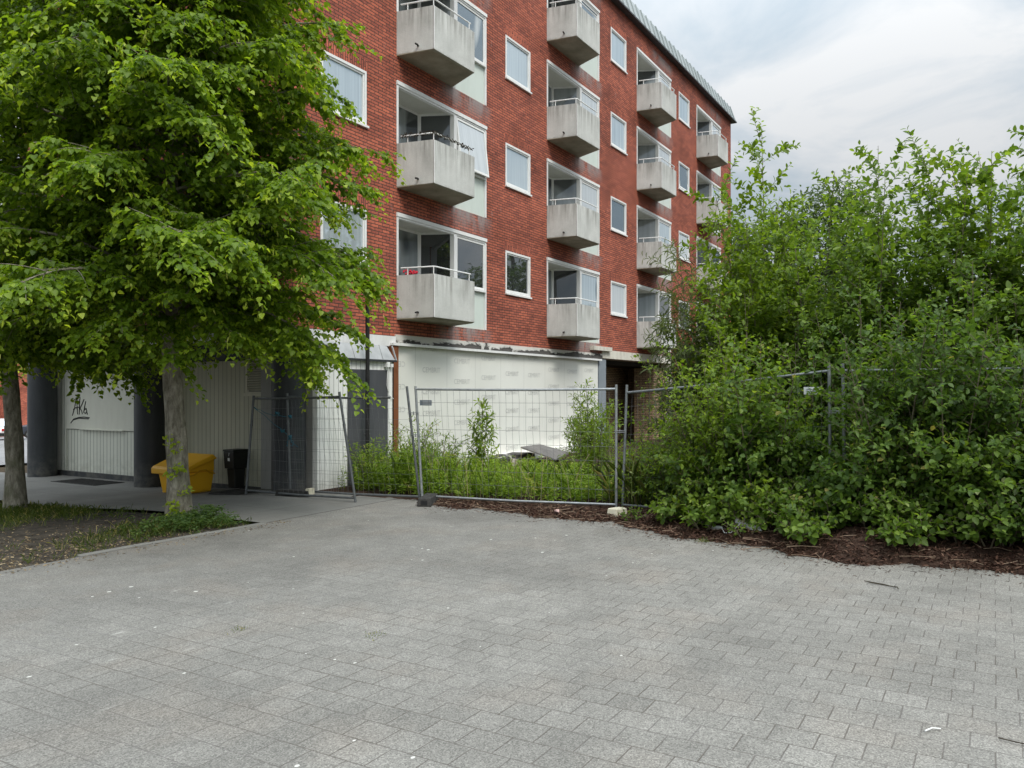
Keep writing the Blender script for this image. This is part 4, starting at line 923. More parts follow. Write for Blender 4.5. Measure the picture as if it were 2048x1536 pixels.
linden((7.68,10.22,-.02), 'leafy linden in front with a pale bark trunk and yellow green sprouts', 9.8, 2.60, PROF1, (-.004,.012), 128, 21, dens=1.0, r0=.163, leaf=.091, extra=[(2.75,R(-127),1.5),(2.85,R(-100),1.9),(2.9,R(-155),1.9),(3.1,R(-120),2.1),(3.2,R(-140),1.7),(3.0,R(-80),2.2),(3.1,R(-175),2.3),(3.5,R(-110),2.0),(3.6,R(-135),2.2),(2.7,R(-60),2.3),(2.75,R(-20),2.6)])
PROF2 = ([1.9,2.4,3.0,4.0,5.5,7.0,8.5,10],[1.8,2.6,3.2,3.4,3.2,2.7,1.8,.3])
linden((7.36,13.95,-.14), 'leafy linden with a dark leaning trunk at the left edge', 9.8, 2.35, PROF2, (.012,.045), 78, 33, dens=.95, leaf=.096, r0=.152, extra=[(2.5,R(-118),1.6),(2.6,R(-90),2.0),(2.6,R(-60),2.3),(2.8,R(-30),2.6),(2.7,R(-145),1.8),(2.9,R(-105),2.1),(3.1,R(-75),2.4),(2.6,R(-10),2.4)])
# sprouts on the front trunk
trees = [o for o in C.objects if o.name.startswith('linden_tree')]
for z, az, n in ((1.12,-2.5,16),(.98,-2.2,12),(.72,-2.0,26),(.66,-2.6,18),(.38,-1.7,18),(.22,-2.5,22),(.14,-2.1,20),(.05,-1.8,16),(-.0,-2.4,12)):
    lf = Leaves(); d = np.array([math.cos(az), math.sin(az), 0]); c0 = np.array([7.68,10.22,z]) + d*.17
    A = d + rnd(n,.6); lf.add(c0 + rnd(n,.045) + d*rng.uniform(0,.08,(n,1)), A, UP+d*.5+rnd(n,.4), rng.uniform(.04,.075,n), rng.uniform(.035,.06,n), rng.uniform(.75,.92,n))
    lf.build('sprout', M['linden'], trees[0])

# saplings and shrubs: upright stems with side shoots
def shrub(name, base, h, label, mat, kind='ovate', stems=5, spread=.45, shoots=12, leaf=.075, lean=(0,0), big=1.32, seed=1, start=.12, cat='shrub', group=None, yng=.5, dens=1.0, shoot=.55):
    global rng; rng = np.random.default_rng(seed)
    t = empty(name, base, label, cat, group); base = np.array(base, float); lf = Leaves(); wood = MB()
    toff = rng.normal(0,.12); ratio = {'ovate':.56,'round':.72,'narrow':.13,'lance':.28}[kind]
    def shootleaves(pts, n, s0=0.05, sc=1.0):
        s = np.clip(s0 + (1-s0)*(np.arange(n)+rng.uniform(0,.6,n))/n, 0, .999); p, tg = along(pts, s)
        az = np.arange(n)*2.4 + rng.uniform(0,6); r1 = unit(np.cross(tg, np.array([.31,.77,.2]))); r2 = np.cross(tg, r1)
        rad = r1*np.cos(az)[:,None] + r2*np.sin(az)[:,None]
        A = tg*rng.uniform(.25,.9,(n,1)) + rad*.85 + UP*.12 - UP*rng.uniform(0,.35,(n,1)); Nn = UP*.75 + tg*.45 - rad*.25 + rnd(n,.25)
        sz = leaf*big*sc*rng.uniform(.65,1.15,n)*(1.05-.45*s**3)
        lf.add(p, A, Nn, sz, sz*ratio*rng.uniform(.85,1.15,n), np.clip(.25 + toff + yng*.55*s**2*rng.uniform(.3,1.2,n) + rng.normal(0,.19,n), 0, 1))
    for i in range(stems):
        az = i*2.4 + rng.uniform(0,1); hh = h*(1 if i == 0 else rng.uniform(.55,.97))
        d = np.array([math.cos(az)*spread + lean[0], math.sin(az)*spread + lean[1], 1.0]) if i else np.array([lean[0]*.8, lean[1]*.8, 1.0])
        b0 = base + np.array([math.cos(az), math.sin(az), 0])*.06
        ln = hh*math.sqrt(1+d[0]**2+d[1]**2) / 1.0
        pts = line(b0, d, ln, 9, -.04, rnd(1,.035)[0]*np.array([1,1,0])); pts[:,2] = b0[2] + (pts[:,2]-b0[2])*hh/max(pts[-1,2]-b0[2],.1)
        wood.tube(pts, list(np.linspace(.011+.006*h/4, .003, 9)), 5, cap=False)
        shootleaves(pts, int(hh*9*dens), .45)
        ns = int(shoots*hh/h)
        for j in range(ns):
            s = start + (.97-start)*(j+rng.uniform(0,.8))/ns; (q,), (tg,) = along(pts, np.array([min(s,.99)]))
            a = j*2.4 + rng.uniform(0,1.2); d2 = np.array([math.cos(a), math.sin(a), 0])*.85 + tg*rng.uniform(.5,1.1)
            l2 = shoot*h/4*(1.2-.68*s)*rng.uniform(.6,1.3) + .12; tw = line(q, d2, l2, 5, rng.uniform(-.12,.25) if kind != 'narrow' else rng.uniform(0,.35))
            wood.tube(tw, list(np.linspace(.005,.002,5)), 3, cap=False)
            shootleaves(tw, max(5, int(l2/.034*dens)))
            if l2 > .4:
                for k in range(int(l2/.22)):
                    (q3,), (t3,) = along(tw, np.array([rng.uniform(.2,.85)])); d3 = t3 + rnd(1,.6)[0]; tw3 = line(q3, d3, l2*rng.uniform(.3,.55), 4, rng.uniform(-.1,.2)); shootleaves(tw3, max(4, int(l2*.42/.036*dens)))
    wood.build('stems', M['stem'], t); lf.build('foliage', M[mat], t, fold=.08, droop=.10 if kind != 'narrow' else .25, shape=(.18,.34,.50,.50,.78,.33))
    return t, lf.count()
tot = 0
TH = 'saplings of the thicket behind the fence'
SAP = [  # x, y, height, stems, material, leaf kind, leaf, spread, label
 (12.6,2.95,5.75,4,'fresh','ovate',.085,.10,'tallest pale green sapling whose twin tips rise highest above the thicket'),
 (12.3,3.45,4.3,5,'fresh','ovate',.078,.18,'bright green sapling standing next to the feathery willow'),
 (13.6,3.2,4.9,5,'fresh','lance',.085,.20,'slender sapling behind the tallest one with narrow bright leaves'),
 (12.5,2.2,4.9,5,'sallow','ovate',.080,.17,'sapling with a pointed leafy top just right of the tallest sapling'),
 (12.4,1.35,5.05,4,'sallow','ovate',.085,.14,'dark leaved sapling with spaced upright tips against the sky behind the twin posts'),
 (12.6,.75,4.85,5,'sallow','ovate',.082,.18,'dense dark sapling with two tips rising right of the twin posts'),
 (12.2,.05,4.7,5,'sallow','round',.080,.20,'bushy sapling standing over the right part of the fence'),
 (13.2,-.15,5.0,4,'fresh','round',.085,.18,'yellow green sapling with reddish young tops in the right part of the thicket'),
 (12.3,-.75,5.1,5,'sallow','ovate',.088,.15,'sapling with a leafy tip rising at the right edge of the thicket'),
 (13.0,-1.4,5.0,5,'sallow','ovate',.085,.20,'sapling beyond the right edge of the fence panel'),
 (14.4,1.7,4.7,5,'fresh','ovate',.080,.22,'pale sapling deep in the middle of the thicket'),
 (14.6,.4,4.2,5,'sallow','lance',.085,.24,'willow leaved sapling deep behind the dense dark one'),
 (14.2,2.9,4.1,5,'fresh','ovate',.080,.24,'low branching sapling deep behind the slender one'),
 (14.8,-.7,4.2,5,'fresh','ovate',.085,.22,'bushy sapling deep at the right of the thicket'),
 (13.1,2.55,4.4,5,'fresh','ovate',.085,.22,'leafy sapling filling the space between the tallest sapling and the pointed one'),
 (13.0,3.35,4.0,5,'fresh','round',.085,.20,'round leaved sapling against the far corner of the apartment block'),
 (13.4,1.1,4.3,5,'sallow','ovate',.085,.22,'broad dark sapling behind the twin posts of the thicket'),
 (13.3,.35,4.3,5,'fresh','ovate',.085,.22,'leafy sapling behind the bushy one over the fence'),
 (13.8,-.7,4.5,5,'fresh','round',.085,.2,'loose yellow green sapling at the back right of the thicket'),
 (12.9,1.8,4.3,5,'sallow','ovate',.085,.2,'sapling with crossing pale stems behind the white notice'),
 (12.8,-.4,5.2,5,'sallow','ovate',.085,.2,'full leafy sapling between the reddish topped one and the right edge'),
 (12.1,.45,4.5,5,'sallow','ovate',.085,.2,'full dark sapling rising close behind the rail right of the twin posts'),
 (13.2,4.1,1.1,5,'fresh','round',.080,.24,'short bushy sapling at the left end of the thicket below the willow'),
]
for i,(x,y,h,st,mt,kd,lf_,sp,lb) in enumerate(SAP):
    _, n = shrub('sapling', (x,y,gm(x,y)), h, lb, mt, kd, st, sp, int(20+h*2), lf_, seed=100+i, start=.10, cat='sapling', group=TH, dens=.92, shoot=.62); tot += n
# osier: feathery narrow leaves
_, n = shrub('willow', (12.5,3.92,.1), 4.15, 'feathery willow with long thin grey green leaves in front of the far balconies', 'osier', 'narrow', 9, .14, 28, .125, (-.01,.05), seed=150, start=.14, cat='willow', dens=1.15, shoot=.6); tot += n
_, n = shrub('willow', (12.7,3.6,.1), 3.5, 'smaller feathery willow leaning behind the first willow', 'osier', 'narrow', 7, .18, 22, .12, (0,.02), seed=151, start=.10, cat='willow', dens=1.0, shoot=.6); tot += n
# lower bushes pushing through and in front of the fence
LOW = [
 (11.9,4.5,1.0,'fresh','ovate',.070,'leafy bush just right of the twin posts at the middle of the fence'),
 (11.7,3.65,1.3,'sallow','round',.085,'broad leaved bush pressing against the fence below the willow'),
 (11.35,3.1,1.7,'sallow','round',.085,'grey green bush bulging through the fence above the plastic scraps'),
 (11.1,2.5,1.25,'sallow','round',.095,'bush of large pale leaves overhanging the mulch left of the notice posts'),
 (11.5,2.2,1.5,'fresh','ovate',.085,'bright bush climbing below the white notice'),
 (10.7,1.9,.75,'sallow','round',.09,'low bush of pale leaves at the foot of the twin posts in the thicket'),
 (11.5,1.25,1.9,'sallow','ovate',.085,'dark green bush right of the twin posts in the thicket'),
 (11.25,.6,2.2,'sallow','round',.085,'rounded green bush in the middle of the buried panel'),
 (11.2,.0,2.35,'sallow','round',.085,'bluish green bush at the right of the buried panel'),
 (11.2,-.6,2.3,'sallow','ovate',.085,'tall dark bush at the right edge behind the fence'),
 (11.2,-1.3,2.2,'sallow','ovate',.085,'dark bush just past the right edge'),
 (11.75,3.0,3.1,'fresh','ovate',.085,'tall upright bush rising over the fence rail left of the notice'),
 (11.85,2.35,2.9,'sallow','ovate',.085,'tall upright bush rising directly behind the white notice'),
 (11.7,1.45,3.2,'sallow','ovate',.085,'tall upright bush rising behind the twin posts of the thicket'),
 (11.75,.85,2.8,'fresh','ovate',.085,'tall light green bush rising right of the twin posts'),
 (11.65,.25,3.3,'sallow','round',.085,'tall round leaved bush rising over the right part of the rail'),
 (11.6,-.35,3.0,'sallow','ovate',.088,'tall upright bush rising over the rail near the right edge'),
 (11.7,-.95,3.3,'sallow','ovate',.088,'tall upright bush beyond the right edge'),
 (12.3,2.9,2.5,'sallow','round',.085,'dense bush filling the gap behind the plastic scraps'),
 (12.2,1.8,2.7,'sallow','ovate',.085,'dense bush filling the gap behind the twin posts of the thicket'),
 (12.2,.6,2.7,'sallow','ovate',.085,'dense bush filling the gap behind the rounded bush'),
 (12.2,-.5,2.7,'sallow','ovate',.085,'dense bush filling the gap at the right edge'),
 (10.62,1.05,2.65,'sallow','ovate',.085,'tall leafy bush in front of the fence right of the twin posts'),
 (10.62,.5,2.5,'sallow','round',.085,'leafy pale bush in front of the fence toward the right edge'),
 (10.95,3.05,2.45,'fresh','ovate',.08,'leafy bush in front of the fence rail above the plastic scraps'),
 (10.78,2.6,2.4,'sallow','round',.085,'bush with broad leaves below the rail left of the notice'),
 (10.15,1.0,.55,'sallow','ovate',.085,'low leafy plant just behind the bark pile'),
 (10.3,2.1,.55,'sallow','round',.085,'low leafy clump beside the crumpled plastic sheet'),
 (10.3,-.1,.6,'sallow','ovate',.085,'low leafy clump at the front near the right edge'),
 (10.6,3.3,.5,'fresh','ovate',.08,'low leafy clump left of the torn plastic strip'),
 (10.75,3.15,.6,'sallow','ovate',.08,'low dark clump in front of the fence above the torn plastic strip'),
 (10.3,-.75,.75,'sallow','round',.085,'low leafy clump beyond the right edge'),
 (10.85,3.35,.9,'sallow','round',.085,'low bush spreading over the mulch left of the plastic scraps'),
 (10.55,2.3,.7,'fresh','ovate',.09,'bright leafy bush at the front hiding the foot of the noticed panel'),
 (10.45,1.35,.85,'sallow','round',.09,'low bush above the bark pile'),
 (10.6,.85,1.2,'sallow','ovate',.088,'bush of medium height leaning out over the bark pile'),
 (10.55,.15,1.1,'sallow','round',.088,'rounded low bush at the front right of the mulch'),
 (10.65,-.45,1.25,'sallow','ovate',.088,'leafy bush leaning out at the front near the right edge'),
 (10.7,-1.1,1.4,'sallow','round',.088,'leafy bush at the front beyond the right edge'),
 (11.6,4.0,.9,'sallow','ovate',.08,'dark leafy bush pressed against the left part of the noticed panel'),
 (11.15,3.2,2.2,'fresh','ovate',.080,'tall leafy bush overtopping the rail of the noticed panel'),
 (11.1,.85,2.2,'sallow','ovate',.088,'tall bush overtopping the rail right of the twin posts'),
 (10.95,.3,2.3,'sallow','round',.088,'tall pale bush half covering the rail of the buried panel'),
 (12.4,4.0,1.15,'sallow','ovate',.08,'dense bush below the feathery willow'),
 (13.4,4.7,1.05,'fresh','lance',.075,'loose bush in front of the brick wall and small ground floor window'),
 (12.9,5.3,.95,'fresh','lance',.07,'loose bush with young tips in front of the dark open bay'),
]
for i,(x,y,h,mt,kd,lf_,lb) in enumerate(LOW):
    if mt == 'sallow' and i % 5 != 1: mt = 'sallow_dark'
    _, n = shrub('bush', (x,y,gm(x,y)-.02), h, lb, mt, kd, 9 if h < 2.7 else 6, (.26 if x < 11 and h > 1.6 else .42) if h < 2.7 else .22, 17, lf_*(1 if x < 11 else .9), (-.10 if x < 11.6 else 0, 0), big=1.06, seed=200+i, start=.04, cat='bush', group='bushes along the fence', dens=.88 if h < 1.6 else .76, shoot=.75 if h > 2.7 else 1.0 if h > 1.4 else 1.6); tot += n
SML = [(10.25,1.62,.50,'small pale leaved plant growing out of the mulch by the bark pile'),(10.05,2.05,.42,'small plant sprawling over the edge of the mulch'),(10.0,2.62,.2,'little plant below the crumpled plastic sheet'),(10.25,.35,.45,'small broad leaved plant in the mulch right of the bark pile'),(10.55,-.35,.4,'small plant in the mulch at the right edge')]
_w = ['small pale seedling in the mulch just right of the cream concrete foot','upright dark seedling in the mulch below the left end of the noticed panel','tiny seedling in the mulch below the torn plastic strip','leafy seedling between the torn plastic strip and the crumpled sheet','thin seedling at the paving edge right of the crumpled plastic sheet','sprawling seedling at the paving edge below the twin posts of the thicket','bright seedling at the paving edge right of the bark pile','grey green seedling in the mulch nearest the right edge of the photograph','tiny seedling at the paving edge nearest the right edge of the photograph','leafy seedling in the mulch beyond the right edge of the photograph','crooked seedling on the back slope of the bark pile','flat seedling at the foot of the bark pile on the paving edge']
for k, y in enumerate((4.3,3.75,3.2,2.85,2.35,1.85,.75,.05,-.55,-1.0,1.25,.95)):
    SML.append((float(mulch_edge(np.array(y))) + (.28,.5,.35,.6,.4,.3,.35,.5,.35,.5,.75,.25)[k], y, (.14,.28,.25,.5,.35,.28,.35,.42,.3,.5,.45,.22)[k], _w[k]))
for i,(x,y,h,lb) in enumerate(SML):
    _, n = shrub('seedling', (x,y,gm(x,y)-.02), h, lb, 'sallow', 'round', 6 if h > .2 else 3, .7, 7, .075 if h > .2 else .04, seed=260+i, start=.05, cat='plant', group='small plants in the mulch', dens=.9, shoot=2.0); tot += n
# plants before the white wall
_, n = shrub('young_elder', (14.35,9.3,0), 1.62, 'young tree with one arching shoot standing in front of the white wall', 'fresh', 'lance', 3, .06, 15, .125, (.02,-.05), seed=301, cat='sapling', dens=1.2, shoot=.62, start=.2); tot += n
_, n = shrub('bush', (17.2,8.1,0), 2.05, 'airy bush in front of the blue grey steel post', 'fresh', 'lance', 9, .24, 18, .10, (0,0), seed=302, cat='bush', dens=1.1, shoot=.8); tot += n
_, n = shrub('bush', (15.6,7.55,0), 1.3, 'thin twiggy bush growing over the tilted grey board', 'weed', 'lance', 5, .30, 10, .07, (0,0), seed=303, cat='bush', dens=.6, shoot=.8); tot += n
_, n = shrub('bush', (14.6,6.75,0), 1.35, 'green bush behind the right end of the upright fence panel', 'fresh', 'lance', 7, .32, 14, .08, (0,0), seed=304, cat='bush', dens=1, shoot=.9); tot += n
_, n = shrub('bush', (12.9,10.0,0), 1.25, 'dark green bush at the foot of the grey door', 'weed', 'lance', 8, .34, 14, .07, (0,0), seed=305, cat='bush', dens=1, shoot=1.0); tot += n
_, n = shrub('bush', (13.3,9.5,0), 1.0, 'bush below the rust brown post', 'weed', 'lance', 8, .34, 12, .07, (0,0), seed=306, cat='bush', dens=1, shoot=1.0); tot += n
_, n = shrub('climber', (13.0,5.0,.05), 2.35, 'bare trailing climber reaching over the twin posts before the dark bay', 'weed', 'ovate', 3, .16, 9, .055, (0,0), seed=307, cat='climber', dens=.45, shoot=.9); tot += n

_, n = shrub('bush', (11.75,9.95,0), .95, 'twiggy green bush growing at the foot of the black pole', 'weed', 'lance', 8, .42, 12, .075, (0,0), seed=308, cat='bush', dens=1, shoot=1.0)
_, n = shrub('bush', (12.35,9.2,0), .85, 'yellow green bush behind the buckled fence panel', 'weed', 'lance', 8, .42, 12, .075, (0,0), seed=309, cat='bush', dens=1, shoot=1.1)

# weeds: an uncountable stand of golden rod and nettles
def weeds(name, pts, hts, label, mat, leaf=.075, ratio=.2, per=26, seed=1, dead=.05):
    global rng; rng = np.random.default_rng(seed); lf = Leaves()
    for (x,y), h in zip(pts, hts):
        z = gm(x,y) - .01; d = unit(UP + rnd(1,.13)[0]); tint0 = rng.normal(0,.1)
        stem = np.array([[x,y,z]]); isd = rng.uniform() < dead
        side = unit(np.cross(d, rnd(1)[0]))
        lf.add(stem, d, side, h, .005, .95 if isd else .3)
        n = int(per*h/.6*(.3 if isd else 1)); s = rng.uniform(.12,1,n)**.75
        p = np.array([x,y,z]) + d*(h*s)[:,None]; az = rng.uniform(0,6.28,n); rad = np.stack([np.cos(az),np.sin(az),0*az],1)
        A = rad*.9 + UP*rng.uniform(-.25,.7,(n,1)); sz = leaf*rng.uniform(.6,1.2,n)*(1.1-.4*s)
        lf.add(p, A, UP+rnd(n,.35)-rad*.2, sz, sz*ratio, np.clip((.9 if isd else .30+.35*s)+tint0+rng.normal(0,.12,n),0,1))
    o = lf.build(name, M[mat], None, .06, .2, (.18,.36,.45,.50,.75,.30)); tag(o, label, 'weeds', None, 'stuff'); return lf.count()
r_ = np.random.default_rng(77)
pts = []; hts = []
while len(pts) < 1700:
    x = r_.uniform(11.05,17.5); y = r_.uniform(5.0,10.6)
    ye = np.interp(x,[11.0,11.3,19],[9.4,10.4,10.6]); xe = np.interp(y,[4.9,8.2,9.4,10.6],[11.75,11.15,11.25,11.3])
    if x < xe or y > ye: continue
    if r_.uniform() > np.interp(x,[11,14,16,19],[1,.95,.4,.2])*(.22+1.1*math.sin(x*1.9+.6)**2*math.sin(y*1.6+x*.4)**2+.30*(x<12.2)+.3*(y>8.2)): continue
    pts.append((x,y)); hts.append(r_.uniform(.07,.52)*(1.35 if y > 8.6 else 1)*np.interp(x,[11,12.2,13.2,15,17],[.9,1.2,.95,.6,.4])*(.75+.5*math.sin(x*2.1+y*1.7)**2))
tot += weeds('weeds', pts, hts, 'yellow green weeds covering the waste ground in front of the white wall', 'weed', .10, .26, 44, 401)
pts = [(r_.uniform(11.4,16), r_.uniform(-2.5,5.0)) for _ in range(900)]; hts = [r_.uniform(.3,.9) for _ in pts]
tot += weeds('undergrowth', pts, hts, 'dark green undergrowth between the stems of the thicket', 'sallow', .09, .4, 20, 402)

# grass: blades
def grass(name, pts, h, label, mat='grass', seed=1, straw=.25, wd=.006, flop=.55, kind='stuff', per=7):
    global rng; rng = np.random.default_rng(seed); lf = Leaves(); P = np.repeat(np.array(pts), per, 0); n = len(P); P = P + np.c_[rng.normal(0,.03,(n,2)), np.zeros(n)]
    A = UP + np.c_[rng.normal(0,flop,(n,2)), np.zeros(n)]; hh = h*rng.uniform(.4,1.15,n)
    T = np.where(rng.uniform(0,1,n) < straw, rng.uniform(.8,1,n), rng.uniform(.1,.6,n))
    lf.add(P, A, np.c_[rng.normal(0,1,(n,2)), np.full(n,.25)], hh, wd, T); o = lf.build(name, M[mat], None, .0, .3, (.1,.48,.45,.5,.8,.3)); return tag(o, label, 'grass', None, kind)
g = np.random.default_rng(5)
def bed_pts(n, fn):
    out = []
    while len(out) < n:
        x = g.uniform(-3,7.95); y = g.uniform(8.82,15.5)
        if g.uniform() < fn(x,y): out.append((x,y,float(bedz(np.array(x),np.array(y)))))
    return out
def dens(x,y):
    a = math.exp(-((x-7.3)**2/1.1+(y-13.5)**2/1.3)); b = .9*math.exp(-((x-7.0)**2/.9+(y-9.55)**2/.18)); c = .18*math.exp(-((x-5.9)**2/1.2+(y-11.6)**2/.3)); d = .07*(y < 9.1); e = .006
    return min(1, a+b+c+d+e)
grass('grass', bed_pts(950, dens), .13, 'patchy grass round the trunks and along the edge of the tree bed', seed=9, straw=.16)
# low weeds by the front trunk
lf = Leaves(); rng = np.random.default_rng(12)
for k in range(420):
    x = rng.normal(7.45,.42); y = rng.normal(9.42,.22)
    if x > 7.93 or y < 8.85: continue
    z = float(bedz(np.array(x),np.array(y))); n = 8; az = rng.uniform(0,6.28,n); rad = np.stack([np.cos(az),np.sin(az),0*az],1); hh = rng.uniform(.02,.14)*(1.6 if (x > 7.5 and y > 9.3) else 1)
    lf.add(np.array([x,y,z+hh]) + rnd(n,.02), rad+UP*rng.uniform(-.1,.6,(n,1)), UP+rnd(n,.3), rng.uniform(.03,.06,n), rng.uniform(.018,.032,n), np.clip(rng.normal(.4,.2,n),0,1))
tag(lf.build('ground_cover', M['ground_leaf']), 'low green ground cover at the foot of the front linden', 'ground cover', None, 'stuff')
# dry leaves on the bed, chips on the mulch
lf = Leaves(); rng = np.random.default_rng(14); n = 13000
x = rng.uniform(-4,7.9,n); y = 8.85 + np.abs(rng.normal(0,1.25,n)); k = (y < 15) & (rng.uniform(0,1,n) < np.interp(x,[-4,4.6,6.4,7.2,7.9],[1,1,.7,.25,.12])); x, y = x[k], y[k]; n = len(x)
z = bedz(x,y) + .008; A = np.c_[rng.normal(0,1,(n,2)), rng.normal(0,.18,n)]
lf.add(np.c_[x,y,z], A, UP+rnd(n,.45), rng.uniform(.015,.05,n), rng.uniform(.004,.016,n), rng.uniform(0,1,n)**1.1)
n = 380; x = rng.uniform(1.5,8.3,n); y = 8.72 - np.abs(rng.normal(0,.16,n)); lf.add(np.c_[x,y,np.full(n,.006)], np.c_[rng.normal(0,1,(n,2)), rng.normal(0,.1,n)], UP+rnd(n,.3), rng.uniform(.015,.045,n), rng.uniform(.008,.02,n), rng.uniform(0,.8,n))
tag(lf.build('leaf_litter', M['dry']), 'dry brown leaf litter scattered over the bed of the lindens', 'leaf litter', None, 'stuff')
lf = Leaves(); rng = np.random.default_rng(15); n = 15000
y = rng.uniform(-3,8.4,n); x = mulch_edge(y) + np.abs(rng.normal(0,.55,n)) - .03; z = mulchz(x,y)
keep = rng.uniform(0,1,n) < np.interp(y,[-3,4,6,8.4],[1,1,.7,.35]); x, y, z = x[keep], y[keep], z[keep]; n = len(x); z = np.maximum(z,.004)
A = np.c_[rng.normal(0,1,(n,2)), rng.normal(.05,.35,n)]
lg = rng.uniform(.02,.085,n); lf.add(np.c_[x,y,z+rng.uniform(0,.02,n)], A, UP+rnd(n,.6), lg, rng.uniform(.006,.018,n)+lg*.08, rng.beta(2,2.6,n))
n = 900; y = rng.uniform(-2,8,n); x = mulch_edge(y) - np.abs(rng.normal(0,.20,n)); lg = rng.uniform(.015,.06,n)
lf.add(np.c_[x,y,np.full(n,.007)], np.c_[rng.normal(0,1,(n,2)), rng.normal(0,.06,n)], UP+rnd(n,.25), lg, .006+lg*.1, rng.beta(2,2.6,n))
tag(lf.build('mulch_chips', M['chip']), 'loose bark chips and dead twigs strewn over the mulch', 'bark chips', None, 'stuff')
m = MB(); r = random.Random(21)
for k in range(170):
    y = r.uniform(-2.5,8.2); x = float(mulch_edge(np.array(y))) + abs(r.gauss(0,.4)) - .05; z = max(gm(x,y),.006)+.01; a = r.uniform(0,6.28); l = r.uniform(.08,.45)
    m.tube([(x,y,z),(x+math.cos(a)*l*.5,y+math.sin(a)*l*.5,z+r.uniform(0,.03)),(x+math.cos(a+.3)*l,y+math.sin(a+.3)*l,z+r.uniform(-.01,.05))], r.uniform(.002,.005), 4, cap=False)
tag(m.build('dead_twigs', M['wood_twig']), 'thin dead twigs scattered along the mulch', 'twigs', None, 'stuff')
# dry stalks in the weeds
m = MB(); r = random.Random(23)
for k in range(60):
    x = r.uniform(11.2,13.2); y = r.uniform(4.2,9.6); a = r.uniform(0,6.28); h = r.uniform(.3,.9); l = r.uniform(.05,.4)
    m.tube([(x,y,0),(x+math.cos(a)*l*.4,y+math.sin(a)*l*.4,h*.6),(x+math.cos(a)*l,y+math.sin(a)*l,h)], .0035, 4, cap=False)
tag(m.build('dry_stalks', mottled('straw_stalk', (.34,.27,.15), (.46,.38,.23), 9, .9)), 'dry straw coloured stalks among the weeds', 'stalks', None, 'stuff')
for i,(x,y,lb) in enumerate(((9.75,3.05,'tuft of grass in the paving near the mulch'),(4.75,4.02,'tiny moss tuft in the joint under the middle of the photograph, the right one'),(4.35,5.02,'tiny moss tuft in the joints at left of the other one'))):
    pp = [(x+g.normal(0,.05),y+g.normal(0,.03),.004) for _ in range(14)]; grass('grass_tuft', pp, .07 if i == 0 else .02, lb, seed=40+i, kind=None, flop=1.1, wd=.004, per=4)['category'] = 'grass tuft'
for i,(x,y) in enumerate(((12.0,4.75),(11.85,4.45),(12.1,5.1))):
    pass
pp = [(11.95+g.normal(0,.12),4.55+g.normal(0,.22),.03) for _ in range(40)]; grass('tall_grass', pp, .75, 'tall rank grass at the foot of the twin posts', seed=50, straw=.3, wd=.011, flop=.22, kind='stuff')

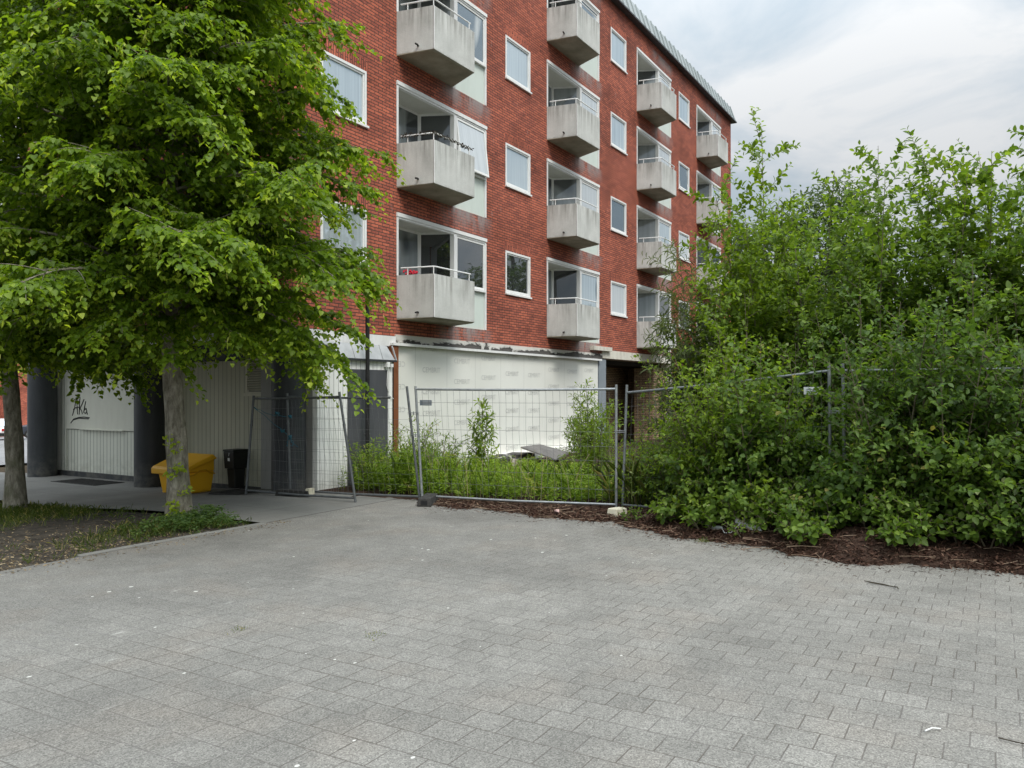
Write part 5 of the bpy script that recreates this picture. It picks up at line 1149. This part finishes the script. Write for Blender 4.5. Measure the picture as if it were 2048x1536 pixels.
# ------------------------------------------------------------------ trees beyond
def far_tree(base, h, rad, label, seed, n=5200, leaf=.34, mat='far', group=None, crown0=.22, cl=26):
    global rng; rng = np.random.default_rng(seed); t = empty('broadleaf_tree', base, label, 'tree', group); b = np.array(base, float); lf = Leaves(); wood = MB()
    wood.tube([b, b+UP*h*.3, b+UP*h*.62, b+UP*h*.9], [h*.022,h*.017,h*.010,h*.003], 8)
    k = 0; cs = []
    while len(cs) < cl:
        u = rng.normal(0,1,3); u /= np.linalg.norm(u); rr = rng.uniform(.35,1)**.6; c = b + np.array([u[0]*rad*rr*.8, u[1]*rad*rr*.8, h*(crown0+1)/2 + u[2]*h*(1-crown0)/2*rr*.88])
        cs.append((c, rng.uniform(.24,.42)*rad))
    for c, R0 in cs:
        st = b + UP*h*np.clip((c[2]-b[2])/h-.28,.12,.8); wood.tube([st, (st+c)/2+np.array([0,0,.2]), c], [.05*h/10,.03*h/10,.012], 5, cap=False)
        m_ = n//cl; u = unit(rnd(m_)); rr = rng.uniform(.25,1,(m_,1))**.5; p = c + u*R0*rr*np.array([1.1,1.1,.75]) + rnd(m_, R0*.10)
        lf.add(p, u*np.array([1,1,.4])+rnd(m_,.5)-UP*.3, UP+u*.5+rnd(m_,.4), leaf*rng.uniform(.5,1.2,m_), leaf*.5*rng.uniform(.6,1.2,m_), np.clip(rng.normal(.45,.2,m_)+rng.normal(0,.08),0,1))
    wood.build('trunk', M['dark_bark'], t); lf.build('crown', M[mat], t); return t
FT = 'trees beyond the apartment block'
far_tree((51.3,11.5,-1.2), 15.9, 4.4, 'rounded tree standing beyond the far end of the apartment block', 501, 9000, .32, group=FT, cl=34)
far_tree((52.9,8.6,-1.2), 16.6, 4.3, 'taller rounded tree beyond the tallest sapling', 502, 9000, .32, group=FT, cl=34)
far_tree((56.2,15.4,-1.2), 15.2, 3.4, 'tree close against the far corner of the apartment block', 503, 6000, .34, group=FT)
far_tree((50,-2.2,-1), 8.2, 4.0, 'low tree far behind the middle of the thicket', 504, 6000, .30, group=FT)
far_tree((46,-8.0,-1), 8.6, 3.8, 'yellowish tree far behind the right of the thicket', 505, 6000, .30, 'fresh', group=FT)
for i,(x,y,h,lb) in enumerate(((26,6.0,3.2,'bush beyond the thicket by the ground floor window'),(24,3.0,3.0,'bush far behind the tallest sapling'),(23,.2,3.2,'bush far behind the twin posts of the thicket'),(21,-2.6,3.2,'bush far behind the right of the thicket'))):
    t = far_tree((x,y,0), h, 1.9, lb, 520+i, 3200, .14, 'sallow', group='bushes beyond the thicket', crown0=.0); t.name = 'distant_bush'; t['category'] = 'bush'
far_tree((20,46,-1), 8, 3.4, 'street tree beyond the left linden', 531, 4500, .26, 'linden')
far_tree((31,52,-1.2), 7.5, 3.0, 'street tree left of the leftmost column', 532, 4000, .26, 'linden')
# trees to the right of and behind the viewer, seen mirrored in the low windows
RT = 'trees mirrored in the low windows'
for i,(x,y,h,rd) in enumerate(((34,-11,16,4.8),(42,-14,14,4.5),(27,-15,13,4.2),(54,-10,14,4.5))):
    far_tree((x,y,0), h, rd, ('broad tree mirrored in the dark low windows','second tree mirrored in the low windows','tree nearest the viewer, mirrored in the low windows','farthest tree mirrored in the low windows')[i], 540+i, 5000, .40, group=RT)
print('leaves', tot)
